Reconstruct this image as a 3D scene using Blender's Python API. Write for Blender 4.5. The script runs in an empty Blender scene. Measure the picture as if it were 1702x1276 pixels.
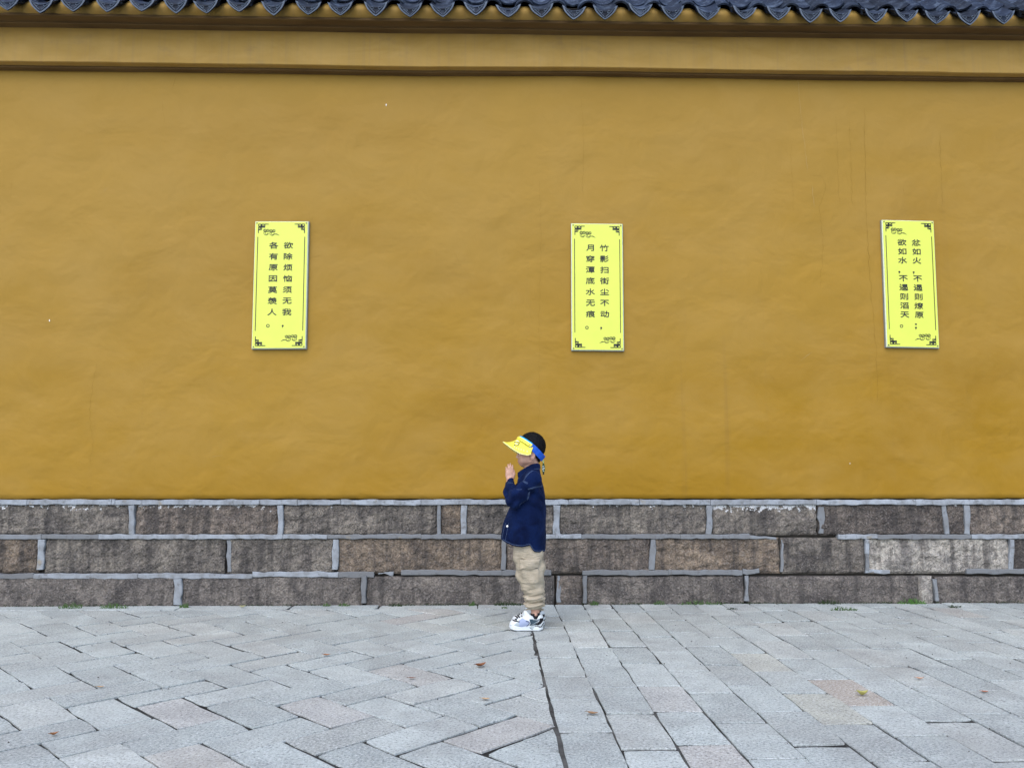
import bpy, bmesh, math, random
import numpy as np
from mathutils import Vector, Matrix, noise
from mathutils.bvhtree import BVHTree

R = math.radians
rng = random.Random(7)
scene = bpy.context.scene
COL = scene.collection

# ------------------------------------------------------------------ camera
FPX, PW, PH = 1300.0, 1702.0, 1276.0
YAW, PITCH = R(1.32), R(6.45)
CAM_H = 0.885
FWD = Vector((math.sin(YAW) * math.cos(PITCH), math.cos(YAW) * math.cos(PITCH), math.sin(PITCH)))
RIGHT = Vector((math.cos(YAW), -math.sin(YAW), 0))
UP = RIGHT.cross(FWD)


def ray(px, py):
    return FWD + RIGHT * ((px - PW / 2) / FPX) + UP * ((PH / 2 - py) / FPX)


_d = ray(851, 1004)
CAM = Vector((0, -_d.y * CAM_H / -_d.z, CAM_H))      # wall foot (y = 0) sits under the photo's wall line


def on_ground(px, py, z=0.0):
    d = ray(px, py)
    return CAM + d * ((z - CAM.z) / d.z)


def on_wall(px, py, y=0.0):
    d = ray(px, py)
    return CAM + d * ((y - CAM.y) / d.y)


def project(p):
    q = Vector(p) - CAM
    w = q.dot(FWD)
    return (PW / 2 + FPX * q.dot(RIGHT) / w, PH / 2 - FPX * q.dot(UP) / w) if w > 0.05 else (1e6, 1e6)


cam_data = bpy.data.cameras.new('camera')
cam_data.sensor_width = 36
cam_data.lens = FPX / PW * 36
cam_data.clip_start = 0.05
cam_data.clip_end = 2000
cam = bpy.data.objects.new('camera', cam_data)
cam.matrix_world = Matrix(((RIGHT.x, UP.x, -FWD.x, CAM.x), (RIGHT.y, UP.y, -FWD.y, CAM.y),
                           (RIGHT.z, UP.z, -FWD.z, CAM.z), (0, 0, 0, 1)))
COL.objects.link(cam)
scene.camera = cam

# ------------------------------------------------------------------ daylight (overcast)
SUN_EL, SUN_AZ = R(50), R(200)          # compass angle: 180 = behind the camera, towards the wall
world = bpy.data.worlds.new('World')
scene.world = world
world.use_nodes = True
wn = world.node_tree
sky = wn.nodes.new('ShaderNodeTexSky')
sky.sky_type = 'NISHITA'
sky.sun_disc = False
sky.sun_elevation = SUN_EL
sky.sun_rotation = SUN_AZ
sky.air_density = 1.0
sky.dust_density = 1.8
sky.ozone_density = 1.0
bg = wn.nodes['Background']
bg.inputs['Strength'].default_value = 0.15
wn.links.new(sky.outputs[0], bg.inputs[0])
sl = bpy.data.lights.new('sun', 'SUN')
sl.energy = 0.5
sl.angle = R(80)
sl.color = (1.0, 0.98, 0.95)
sun = bpy.data.objects.new('sun', sl)
sdir = Vector((math.sin(SUN_AZ) * math.cos(SUN_EL), math.cos(SUN_AZ) * math.cos(SUN_EL), math.sin(SUN_EL)))
sun.rotation_euler = sdir.to_track_quat('Z', 'Y').to_euler()
sun.location = (0, -6, 8)
COL.objects.link(sun)
scene.view_settings.view_transform = 'Standard'
scene.view_settings.look = 'None'
scene.view_settings.gamma = 1
scene.view_settings.use_curve_mapping = False
scene.view_settings.exposure = 1.2

# ------------------------------------------------------------------ helpers


def link(o, parent=None):
    COL.objects.link(o)
    if parent is not None:
        o.parent = parent
    return o


def mesh_obj(name, verts, faces, mat, parent=None, smooth=False):
    me = bpy.data.meshes.new(name)
    me.from_pydata([tuple(v) for v in verts], [], [tuple(f) for f in faces])
    me.update()
    if mat is not None:
        me.materials.append(mat)
    if smooth:
        me.polygons.foreach_set('use_smooth', [True] * len(me.polygons))
    return link(bpy.data.objects.new(name, me), parent)


def tag(o, label=None, cat=None, group=None, kind=None):
    if label: o['label'] = label
    if cat: o['category'] = cat
    if group: o['group'] = group
    if kind: o['kind'] = kind
    return o


def empty(name, loc=(0, 0, 0), rz=0):
    o = bpy.data.objects.new(name, None)
    o.location = loc
    o.rotation_euler = (0, 0, rz)
    o.empty_display_size = 0.1
    return link(o)


class MB:
    """collects geometry for one mesh"""
    def __init__(self):
        self.v, self.f = [], []

    def add(self, vs, fs):
        b = len(self.v)
        self.v += [tuple(v) for v in vs]
        self.f += [tuple(i + b for i in f) for f in fs]

    def box(self, a, b):
        (x0, y0, z0), (x1, y1, z1) = a, b
        self.add([(x0, y0, z0), (x1, y0, z0), (x1, y1, z0), (x0, y1, z0), (x0, y0, z1), (x1, y0, z1), (x1, y1, z1), (x0, y1, z1)],
                 [(0, 3, 2, 1), (4, 5, 6, 7), (0, 1, 5, 4), (1, 2, 6, 5), (2, 3, 7, 6), (3, 0, 4, 7)])

    def tube(self, pts, r, n=6, closed=False):
        pts = [Vector(p) for p in pts]
        rs = r if isinstance(r, (list, tuple)) else [r] * len(pts)
        rings = []
        for i, p in enumerate(pts):
            a = pts[max(i - 1, 0)]
            b = pts[min(i + 1, len(pts) - 1)]
            t = (b - a).normalized()
            s = t.cross(Vector((0, 1, 0.13)))
            s = s.normalized() if s.length > 1e-6 else Vector((1, 0, 0))
            q = t.cross(s)
            rings.append([p + (s * math.cos(2 * math.pi * k / n) + q * math.sin(2 * math.pi * k / n)) * rs[i] for k in range(n)])
        vs = [v for rg in rings for v in rg]
        fs = []
        for i in range(len(pts) - 1):
            for k in range(n):
                fs.append((i * n + k, i * n + (k + 1) % n, (i + 1) * n + (k + 1) % n, (i + 1) * n + k))
        fs.append(tuple(range(n))[::-1])
        fs.append(tuple(range((len(pts) - 1) * n, len(pts) * n)))
        self.add(vs, fs)

    def ribbon(self, pts, w, y):
        """flat strip in the x-z plane facing -y"""
        pts = [Vector((p[0], p[1])) for p in pts]
        L, Rr = [], []
        for i, p in enumerate(pts):
            a = pts[max(i - 1, 0)]
            b = pts[min(i + 1, len(pts) - 1)]
            t = b - a
            if t.length < 1e-9: t = Vector((1, 0))
            t.normalize()
            nrm = Vector((-t.y, t.x))
            k = 1.0
            if 0 < i < len(pts) - 1:
                t1 = (p - a).normalized()
                k = 1 / max(0.5, abs(Vector((-t1.y, t1.x)).dot(nrm)))
            ww = (w[i] if isinstance(w, (list, tuple)) else w) / 2 * k
            L.append(p + nrm * ww)
            Rr.append(p - nrm * ww)
        n = len(pts)
        self.add([(p.x, y, p.y) for p in L] + [(p.x, y, p.y) for p in Rr],
                 [(i, n + i, n + i + 1, i + 1) for i in range(n - 1)])

    def build(self, name, mat, parent=None, smooth=False):
        return mesh_obj(name, self.v, self.f, mat, parent, smooth)


def catmull(pts, n):
    pts = [Vector(p) for p in pts]
    P = [pts[0] * 2 - pts[1]] + pts + [pts[-1] * 2 - pts[-2]]
    out = []
    m = len(pts) - 1
    for s in range(n + 1):
        t = s / n * m
        i = min(int(t), m - 1)
        u = t - i
        a, b, c, d = P[i], P[i + 1], P[i + 2], P[i + 3]
        out.append(0.5 * (2 * b + (c - a) * u + (2 * a - 5 * b + 4 * c - d) * u * u + (3 * b - a - 3 * c + d) * u ** 3))
    return out


def fbm(x, y, z, o=4):
    return noise.fractal(Vector((x, y, z)), 1.0, 2.0, o, noise_basis='PERLIN_ORIGINAL')


# ------------------------------------------------------------------ materials


class NT:
    def __init__(self, name):
        self.m = bpy.data.materials.new(name)
        self.m.use_nodes = True
        self.t = self.m.node_tree
        self.b = self.t.nodes['Principled BSDF']

    def n(self, typ, **kw):
        x = self.t.nodes.new(typ)
        for k, v in kw.items():
            if k.startswith('i_'):
                key = k[2:]
                key = int(key) if key.isdigit() else key.replace('_', ' ')
                x.inputs[key].default_value = v
            else:
                setattr(x, k, v)
        return x

    def l(self, a, b):
        self.t.links.new(a, b)

    def coord(self, kind='Object', scale=(1, 1, 1)):
        tc = self.n('ShaderNodeTexCoord')
        mp = self.n('ShaderNodeMapping')
        mp.inputs['Scale'].default_value = scale
        self.l(tc.outputs[kind], mp.inputs['Vector'])
        return mp.outputs[0]

    def pos(self, scale=(1, 1, 1)):
        g = self.n('ShaderNodeNewGeometry')
        mp = self.n('ShaderNodeMapping')
        mp.inputs['Scale'].default_value = scale
        self.l(g.outputs['Position'], mp.inputs['Vector'])
        return mp.outputs[0]

    def noise(self, vec, scale, detail=4, rough=0.55, dist=0.0):
        x = self.n('ShaderNodeTexNoise')
        x.inputs['Scale'].default_value = scale
        x.inputs['Detail'].default_value = detail
        x.inputs['Roughness'].default_value = rough
        x.inputs['Distortion'].default_value = dist
        self.l(vec, x.inputs['Vector'])
        return x.outputs['Fac']

    def ramp(self, fac, stops):
        x = self.n('ShaderNodeValToRGB')
        e = x.color_ramp.elements
        while len(e) < len(stops):
            e.new(0.5)
        for k, (p, c) in enumerate(stops):
            e[k].position = p
            e[k].color = (c[0], c[1], c[2], 1) if isinstance(c, (tuple, list)) else (c, c, c, 1)
        self.l(fac, x.inputs['Fac'])
        return x.outputs['Color']

    def mix(self, fac, a, b, mode='MIX'):
        x = self.n('ShaderNodeMix', data_type='RGBA', blend_type=mode)
        for s, val in ((x.inputs[0], fac), (x.inputs[6], a), (x.inputs[7], b)):
            if hasattr(val, 'is_linked') or hasattr(val, 'links'):
                self.l(val, s)
            elif isinstance(val, (tuple, list)):
                s.default_value = (val[0], val[1], val[2], 1)
            else:
                s.default_value = val
        return x.outputs[2]

    def math(self, op, a, b=0.0, c=None):
        x = self.n('ShaderNodeMath', operation=op)
        for s, val in zip(x.inputs, (a, b, c)):
            if val is None: continue
            if hasattr(val, 'links'): self.l(val, s)
            else: s.default_value = val
        return x.outputs[0]

    def attr(self, name):
        x = self.n('ShaderNodeAttribute', attribute_type='OBJECT', attribute_name=name)
        return x

    def rnd(self):
        return self.n('ShaderNodeObjectInfo').outputs['Random']

    def bump(self, h, strength, dist, prev=None):
        x = self.n('ShaderNodeBump')
        x.inputs['Strength'].default_value = strength
        x.inputs['Distance'].default_value = dist
        self.l(h, x.inputs['Height'])
        if prev is not None: self.l(prev, x.inputs['Normal'])
        return x.outputs[0]

    def out(self, col=None, rough=0.7, spec=0.5, normal=None):
        for key, val in (('Base Color', col), ('Roughness', rough), ('Specular IOR Level', spec)):
            if val is None: continue
            s = self.b.inputs[key]
            if hasattr(val, 'links'): self.l(val, s)
            elif isinstance(val, (tuple, list)): s.default_value = (val[0], val[1], val[2], 1)
            else: s.default_value = val
        if normal is not None: self.l(normal, self.b.inputs['Normal'])
        return self.m


def plain(name, col, rough=0.6, spec=0.4, vary=0.12, scale=30.0, bump=0.0):
    t = NT(name)
    f = t.noise(t.coord(), scale, 3)
    c = t.mix(f, tuple(k * (1 - vary) for k in col), tuple(min(1, k * (1 + vary)) for k in col))
    nm = t.bump(f, bump, 0.002) if bump else None
    return t.out(c, rough, spec, nm)


def m_plaster(name='ochre plaster'):
    t = NT(name)
    p = t.pos()
    ps = t.pos((0.55, 1, 1.3))
    broad = t.noise(ps, 0.9, 5, 0.55, 0.6)
    c = t.ramp(broad, [(0.30, (0.255, 0.134, 0.006)), (0.5, (0.288, 0.157, 0.009)), (0.72, (0.318, 0.180, 0.018))])
    mid = t.noise(t.pos((0.8, 1, 1.1)), 1.9, 6, 0.62, 0.25)
    c = t.mix(t.math('MULTIPLY', t.ramp(mid, [(0.42, 0.0), (0.66, 1.0)]), 0.6), c, (0.328, 0.194, 0.036))
    # rain streaks: dark narrow vertical runs, strongest in a few bands
    st = t.noise(t.pos((14, 1, 0.3)), 1.0, 5, 0.7)
    band = t.noise(t.pos((1.1, 1, 0.25)), 1.0, 2, 0.5)
    sm = t.math('MULTIPLY', t.ramp(st, [(0.56, 0.0), (0.72, 1.0)]), t.ramp(band, [(0.48, 0.0), (0.68, 1.0)]))
    c = t.mix(t.math('MULTIPLY', sm, 0.26), c, (0.16, 0.10, 0.028))
    fine = t.noise(p, 60, 3, 0.6)
    c = t.mix(t.math('MULTIPLY', fine, 0.16), c, (0.20, 0.125, 0.03))
    # paler, less saturated colour towards the top and left in cloudy, uneven patches
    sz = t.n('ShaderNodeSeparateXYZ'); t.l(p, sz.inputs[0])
    pale_mask = t.math('ADD', t.math('MULTIPLY', sz.outputs[2], 0.22), t.math('MULTIPLY', t.noise(t.pos((0.5, 1, 1.0)), 1.4, 5, 0.6, 0.4), 0.75))
    pale_mask = t.math('ADD', pale_mask, t.math('MULTIPLY', sz.outputs[0], -0.035))
    c = t.mix(t.math('MULTIPLY', t.ramp(pale_mask, [(0.50, 0.0), (1.2, 1.0)]), 0.52), c, (0.312, 0.196, 0.050))
    h1 = t.noise(t.pos((1, 1, 1.2)), 2.6, 3, 0.5, 0.3)
    h2 = t.noise(t.pos((1, 1, 1.8)), 20, 3, 0.5)
    h3 = t.noise(t.pos((0.7, 1, 1.5)), 7.5, 4, 0.55, 0.6)
    nm = t.bump(h1, 0.6, 0.055)
    nm = t.bump(h3, 0.24, 0.008, nm)
    nm = t.bump(h2, 0.20, 0.003, nm)
    nm = t.bump(fine, 0.10, 0.001, nm)
    return t.out(c, 0.72, 0.18, nm)


def m_trim():
    t = NT('weathered ochre trim')
    n1 = t.noise(t.pos((1.0, 1, 2.5)), 2.5, 5, 0.6, 0.6)
    c = t.ramp(n1, [(0.3, (0.30, 0.178, 0.034)), (0.7, (0.375, 0.235, 0.062))])
    st = t.noise(t.pos((26, 1, 0.5)), 1.0, 3, 0.6)
    c = t.mix(t.math('MULTIPLY', t.ramp(st, [(0.5, 0.0), (0.75, 1.0)]), 0.35), c, (0.22, 0.15, 0.07))
    d = t.noise(t.pos((0.6, 1, 1)), 6, 5, 0.65)
    c = t.mix(t.math('MULTIPLY', t.ramp(d, [(0.58, 0.0), (0.75, 1.0)]), 0.4), c, (0.16, 0.11, 0.06))
    nm = t.bump(t.noise(t.pos(), 30, 4), 0.35, 0.003)
    return t.out(c, 0.75, 0.3, nm)


def m_cornice():
    t = NT('dark brown cornice')  # one dark brown for cornice and lower moulding, darker than the frieze
    n1 = t.noise(t.pos((0.5, 2, 6)), 4, 5, 0.6, 0.5)
    c = t.ramp(n1, [(0.3, (0.085, 0.046, 0.013)), (0.7, (0.135, 0.08, 0.026))])
    nm = t.bump(t.noise(t.pos(), 40, 4), 0.3, 0.002)
    return t.out(c, 0.75, 0.3, nm)


def m_stone():
    t = NT('rough hewn granite')
    oi = t.n('ShaderNodeObjectInfo')
    off = t.n('ShaderNodeVectorMath', operation='MULTIPLY_ADD')
    g = t.n('ShaderNodeNewGeometry')
    cmb = t.n('ShaderNodeCombineXYZ')
    t.l(oi.outputs['Random'], cmb.inputs[0]); t.l(oi.outputs['Random'], cmb.inputs[2])
    sc = t.n('ShaderNodeVectorMath', operation='SCALE'); sc.inputs['Scale'].default_value = 37.0
    t.l(cmb.outputs[0], sc.inputs[0])
    ad = t.n('ShaderNodeVectorMath', operation='ADD')
    t.l(g.outputs['Position'], ad.inputs[0]); t.l(sc.outputs[0], ad.inputs[1])
    v = ad.outputs[0]
    tint = t.attr('tint').outputs['Color']
    big = t.noise(v, 5, 4, 0.6, 0.8)
    mid = t.noise(v, 24, 5, 0.68, 0.6)
    fine = t.noise(v, 80, 3, 0.65)
    c = t.mix(t.ramp(big, [(0.35, 0.0), (0.68, 1.0)]), (0.55, 0.53, 0.54), (1.45, 1.40, 1.32))
    c = t.mix(1.0, tint, c, 'MULTIPLY')
    c = t.mix(t.math('MULTIPLY', t.ramp(mid, [(0.40, 1.0), (0.56, 0.0)]), 0.48), c, (0.05, 0.046, 0.045))
    c = t.mix(t.math('MULTIPLY', t.ramp(fine, [(0.54, 0.0), (0.64, 1.0)]), 0.32), c, (0.42, 0.385, 0.35))
    c = t.mix(t.math('MULTIPLY', t.ramp(fine, [(0.36, 1.0), (0.46, 0.0)]), 0.45), c, (0.03, 0.028, 0.027))
    # vertical seep stains
    mp = t.n('ShaderNodeMapping'); mp.inputs['Scale'].default_value = (16, 1, 1.6)
    t.l(v, mp.inputs['Vector'])
    seep = t.noise(mp.outputs[0], 1.0, 3, 0.6)
    c = t.mix(t.math('MULTIPLY', t.ramp(seep, [(0.48, 0.0), (0.64, 1.0)]), 0.68), c, (0.055, 0.05, 0.048))
    # pale lime splashes along the top edge of the stones that have them
    gen = t.n('ShaderNodeTexCoord')
    sx = t.n('ShaderNodeSeparateXYZ'); t.l(gen.outputs['Generated'], sx.inputs[0])
    pn = t.noise(v, 26, 4, 0.65)
    pa = t.attr('paint').outputs['Fac']
    thr = t.math('MULTIPLY', t.ramp(sx.outputs[2], [(0.62, 0.0), (0.97, 1.0)]), pa)
    mask = t.ramp(t.math('ADD', pn, t.math('MULTIPLY', thr, 0.31)), [(0.765, 0.0), (0.80, 1.0)])
    c = t.mix(mask, c, (0.72, 0.73, 0.74))
    h = t.math('ADD', t.math('MULTIPLY', mid, 1.2), t.math('MULTIPLY', fine, 1.0))
    nm = t.bump(h, 1.0, 0.022)
    return t.out(c, 0.85, 0.3, nm)


def m_mortar():
    t = NT('raised cement pointing')
    v = t.pos()
    shade = t.attr('shade').outputs['Fac']
    n1 = t.noise(t.pos((1, 1, 1)), 14, 4, 0.6)
    c = t.mix(shade, (0.115, 0.118, 0.122), (0.315, 0.345, 0.38))
    c = t.mix(t.math('MULTIPLY', t.ramp(n1, [(0.4, 0.0), (0.62, 1.0)]), 0.6), c, (0.15, 0.153, 0.155))
    n2 = t.noise(v, 40, 4, 0.6)
    c = t.mix(t.math('MULTIPLY', t.ramp(n2, [(0.55, 0.0), (0.68, 1.0)]), 0.6), c, (0.10, 0.10, 0.10))
    oc = t.noise(v, 5.5, 3, 0.6)
    c = t.mix(t.math('MULTIPLY', t.ramp(oc, [(0.66, 0.0), (0.74, 1.0)]), 0.5), c, (0.30, 0.22, 0.10))
    nm = t.bump(t.noise(v, 70, 4), 0.4, 0.003)
    return t.out(c, 0.8, 0.3, nm)


def m_paver():
    t = NT('grey granite paving')
    oi = t.n('ShaderNodeObjectInfo')
    v = t.pos()
    tint = t.attr('tint').outputs['Color']
    n1 = t.noise(v, 7, 5, 0.6, 0.5)
    n2 = t.noise(v, 105, 4, 0.8)
    n3 = t.noise(v, 420, 2, 0.7)
    c = t.mix(t.ramp(n1, [(0.3, 0.0), (0.7, 1.0)]), (0.84, 0.84, 0.85), (1.12, 1.12, 1.11))
    c = t.mix(1.0, tint, c, 'MULTIPLY')
    c = t.mix(t.math('MULTIPLY', t.ramp(n2, [(0.38, 1.0), (0.47, 0.0)]), 0.8), c, (0.13, 0.135, 0.14))
    c = t.mix(t.math('MULTIPLY', t.ramp(n2, [(0.53, 0.0), (0.62, 1.0)]), 0.8), c, (0.60, 0.62, 0.63))
    c = t.mix(t.math('MULTIPLY', t.ramp(n3, [(0.30, 1.0), (0.44, 0.0)]), 0.5), c, (0.10, 0.10, 0.105))
    dirt = t.noise(v, 2.2, 5, 0.65, 0.8)
    c = t.mix(t.math('MULTIPLY', t.ramp(dirt, [(0.46, 0.0), (0.72, 1.0)]), 0.42), c, (0.20, 0.195, 0.185))
    h = t.math('ADD', t.math('MULTIPLY', n1, 2.0), t.math('MULTIPLY', n2, 0.6))
    nm = t.bump(h, 0.55, 0.006)
    return t.out(c, 0.72, 0.35, nm)


def m_bed(name='joint dirt', k=0.5):
    t = NT(name)
    n1 = t.noise(t.pos(), 6, 5, 0.6)
    c = t.ramp(n1, [(0.4, (0.03 * k, 0.03 * k, 0.028 * k)), (0.6, (0.10 * k, 0.10 * k, 0.096 * k)), (0.75, (0.18 * k, 0.18 * k, 0.175 * k))])
    nm = t.bump(t.noise(t.pos(), 120, 3), 0.6, 0.004)
    return t.out(c, 0.95, 0.2, nm)


def m_tile():
    t = NT('slate blue fired clay tile')
    oi = t.n('ShaderNodeObjectInfo')
    v = t.pos()
    n1 = t.noise(v, 16, 4, 0.6)
    c = t.ramp(n1, [(0.3, (0.003, 0.005, 0.012)), (0.5, (0.009, 0.015, 0.030)), (0.72, (0.060, 0.080, 0.115))])
    r = t.ramp(oi.outputs['Random'], [(0.0, 0.55), (1.0, 1.5)])
    c = t.mix(1.0, c, r, 'MULTIPLY')
    lich = t.noise(v, 60, 4, 0.7)
    c = t.mix(t.math('MULTIPLY', t.ramp(lich, [(0.62, 0.0), (0.7, 1.0)]), 0.4), c, (0.28, 0.30, 0.32))
    nm = t.bump(t.noise(v, 45, 3), 0.4, 0.003)
    return t.out(c, 0.6, 0.22, nm)


def m_denim():
    t = NT('dark navy denim')
    v = t.coord()
    tw = t.n('ShaderNodeTexWave', wave_type='BANDS', bands_direction='DIAGONAL')
    tw.inputs['Scale'].default_value = 260
    t.l(v, tw.inputs['Vector'])
    n1 = t.noise(v, 9, 4, 0.6, 0.6)
    c = t.ramp(n1, [(0.35, (0.0006, 0.0020, 0.014)), (0.72, (0.0036, 0.0125, 0.058))])
    c = t.mix(t.math('MULTIPLY', tw.outputs['Fac'], 0.2), c, (0.007, 0.02, 0.08))
    nm = t.bump(t.noise(v, 18, 4, 0.6, 0.8), 0.9, 0.012)
    t.b.inputs['Sheen Weight'].default_value = 0.04
    t.b.inputs['Sheen Tint'].default_value = (0.25, 0.45, 1.0, 1)
    return t.out(c, 0.9, 0.08, nm)


def m_khaki():
    t = NT('khaki cotton')
    v = t.coord()
    n1 = t.noise(v, 12, 4, 0.6)
    c = t.ramp(n1, [(0.3, (0.31, 0.265, 0.195)), (0.7, (0.40, 0.35, 0.27))])
    nm = t.bump(t.noise(t.coord('Object', (1, 1, 2.2)), 18, 4, 0.55, 1.2), 0.8, 0.013)
    return t.out(c, 0.85, 0.2, nm)


def m_skin():
    t = NT('skin')
    n1 = t.noise(t.coord(), 40, 4, 0.6)
    c = t.ramp(n1, [(0.3, (0.42, 0.235, 0.17)), (0.7, (0.50, 0.30, 0.225))])
    m = t.out(c, 0.5, 0.4)
    t.b.inputs['Subsurface Weight'].default_value = 0.12
    t.b.inputs['Subsurface Radius'].default_value = (0.012, 0.005, 0.003)
    t.b.inputs['Subsurface Scale'].default_value = 0.6
    return m


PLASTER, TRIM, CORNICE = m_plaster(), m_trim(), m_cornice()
STONE, MORTAR, PAVER, BED, TILE = m_stone(), m_mortar(), m_paver(), m_bed(), m_tile()
SAND = m_bed('joint sand', 1.0)
DENIM, KHAKI, SKIN = m_denim(), m_khaki(), m_skin()
TILE_RIM = plain('highlit tile rim', (0.10, 0.125, 0.165), 0.6, 0.25, 0.5, 60)  # rim highlights put into the colour of drip rim and scroll relief
CRACK = plain('plaster crack', (0.17, 0.10, 0.014), 0.9, 0.1)
CRACK_PALE = plain('flaked plaster edge', (0.36, 0.25, 0.10), 0.8, 0.2)
LIME = plain('lime speck', (0.78, 0.78, 0.76), 0.8, 0.2)
CORE = plain('wall core', (0.05, 0.045, 0.04), 0.95, 0.1)
SIGN_Y = plain('lemon yellow print', (0.60, 0.655, 0.085), 0.35, 0.4, 0.07, 7)
SIGN_EDGE = plain('pale bevelled edge', (0.60, 0.66, 0.52), 0.4, 0.4, 0.05)
SIGN_BACK = plain('grey backing plate', (0.20, 0.215, 0.23), 0.6, 0.4)
INK = plain('black print', (0.018, 0.022, 0.02), 0.5, 0.3, 0.1)
INK_SOFT = plain('dark olive line print', (0.04, 0.05, 0.02), 0.5, 0.3, 0.1)
SCREW = plain('steel screw', (0.10, 0.10, 0.10), 0.4, 0.6)
HAIR = plain('black hair', (0.004, 0.004, 0.005), 0.7, 0.15, 0.3, 120, 0.4)
VISOR_Y = plain('bright yellow foam', (0.72, 0.66, 0.07), 0.5, 0.3, 0.04, 12)
VISOR_EDGE = plain('pale yellow rim', (0.90, 0.86, 0.35), 0.5, 0.3, 0.04)
BLUE_L = plain('light blue foam band', (0.010, 0.33, 0.68), 0.55, 0.3, 0.05)
BLUE_D = plain('royal blue band', (0.008, 0.085, 0.50), 0.6, 0.3, 0.1)
NAVY = plain('navy print', (0.012, 0.014, 0.06), 0.5, 0.3)
PALEBLUE = plain('pale blue print', (0.30, 0.58, 0.60), 0.5, 0.3)
WHITE = plain('white print', (0.66, 0.68, 0.68), 0.5, 0.3, 0.04)
CORD = plain('pale green cord', (0.46, 0.60, 0.28), 0.7, 0.2, 0.15)
STRAP = plain('dark green strap', (0.02, 0.07, 0.03), 0.7, 0.2, 0.2)
BLACK = plain('black fabric', (0.010, 0.010, 0.012), 0.75, 0.2)
STITCH = plain('pale stitching', (0.09, 0.135, 0.23), 0.8, 0.2)
SHOE_W = plain('white shoe leather', (0.56, 0.60, 0.62), 0.45, 0.4, 0.04)
SHOE_G = plain('pale grey shoe panel', (0.33, 0.38, 0.40), 0.55, 0.3)
SHOE_B = plain('lavender grey shoe panel', (0.27, 0.32, 0.46), 0.55, 0.3)
SHOE_T = plain('dark teal mesh panel', (0.03, 0.055, 0.075), 0.7, 0.3, 0.4, 300)
LIP = plain('lip', (0.36, 0.15, 0.125), 0.5, 0.4)
EYE_W = plain('eye white', (0.70, 0.68, 0.66), 0.2, 0.5, 0.02)
BUTTON = plain('white button', (0.85, 0.85, 0.83), 0.3, 0.5, 0.02)
GREEN = plain('weed green', (0.055, 0.105, 0.028), 0.7, 0.3, 0.4, 40)
GREEN_D = plain('dark moss', (0.028, 0.045, 0.018), 0.9, 0.2, 0.4, 60)
GROUND = plain('distant grey paving', (0.30, 0.30, 0.305), 0.85, 0.3, 0.15, 1.5)

# ------------------------------------------------------------------ the setting: ground
g = MB()
g.add([(-600, -600, -0.075), (600, -600, -0.075), (600, 600, -0.075), (-600, 600, -0.075)], [(0, 1, 2, 3)])
tag(g.build('ground', GROUND), kind='structure')
g = MB()
g.add([(-9.5, -10.5, -0.0062), (9.5, -10.5, -0.0062), (9.5, 0.02, -0.0062), (-9.5, 0.02, -0.0062),
       (0.200, -10.5, -0.0035), (0.229, -10.5, -0.0035), (0.229, 0.0, -0.0035), (0.200, 0.0, -0.0035)], [(0, 1, 2, 3), (4, 5, 6, 7)])
bed = tag(g.build('paving_bed', BED), kind='structure')
bed.data.materials.append(SAND)
bed.data.polygons[1].material_index = 1

# ------------------------------------------------------------------ paving
EDGE_X = 0.222            # seam between the herringbone field and the straight strips


def clip_poly(poly, nx, ny, c):
    """keep the side nx*x + ny*y <= c"""
    out = []
    for i in range(len(poly)):
        a, b = poly[i], poly[(i + 1) % len(poly)]
        da, db = nx * a[0] + ny * a[1] - c, nx * b[0] + ny * b[1] - c
        if da <= 0: out.append(a)
        if (da < 0 < db) or (db < 0 < da):
            t = da / (da - db)
            out.append((a[0] + (b[0] - a[0]) * t, a[1] + (b[1] - a[1]) * t))
    return out


def poly_area(p):
    return 0.5 * sum(p[i][0] * p[(i + 1) % len(p)][1] - p[(i + 1) % len(p)][0] * p[i][1] for i in range(len(p)))


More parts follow.
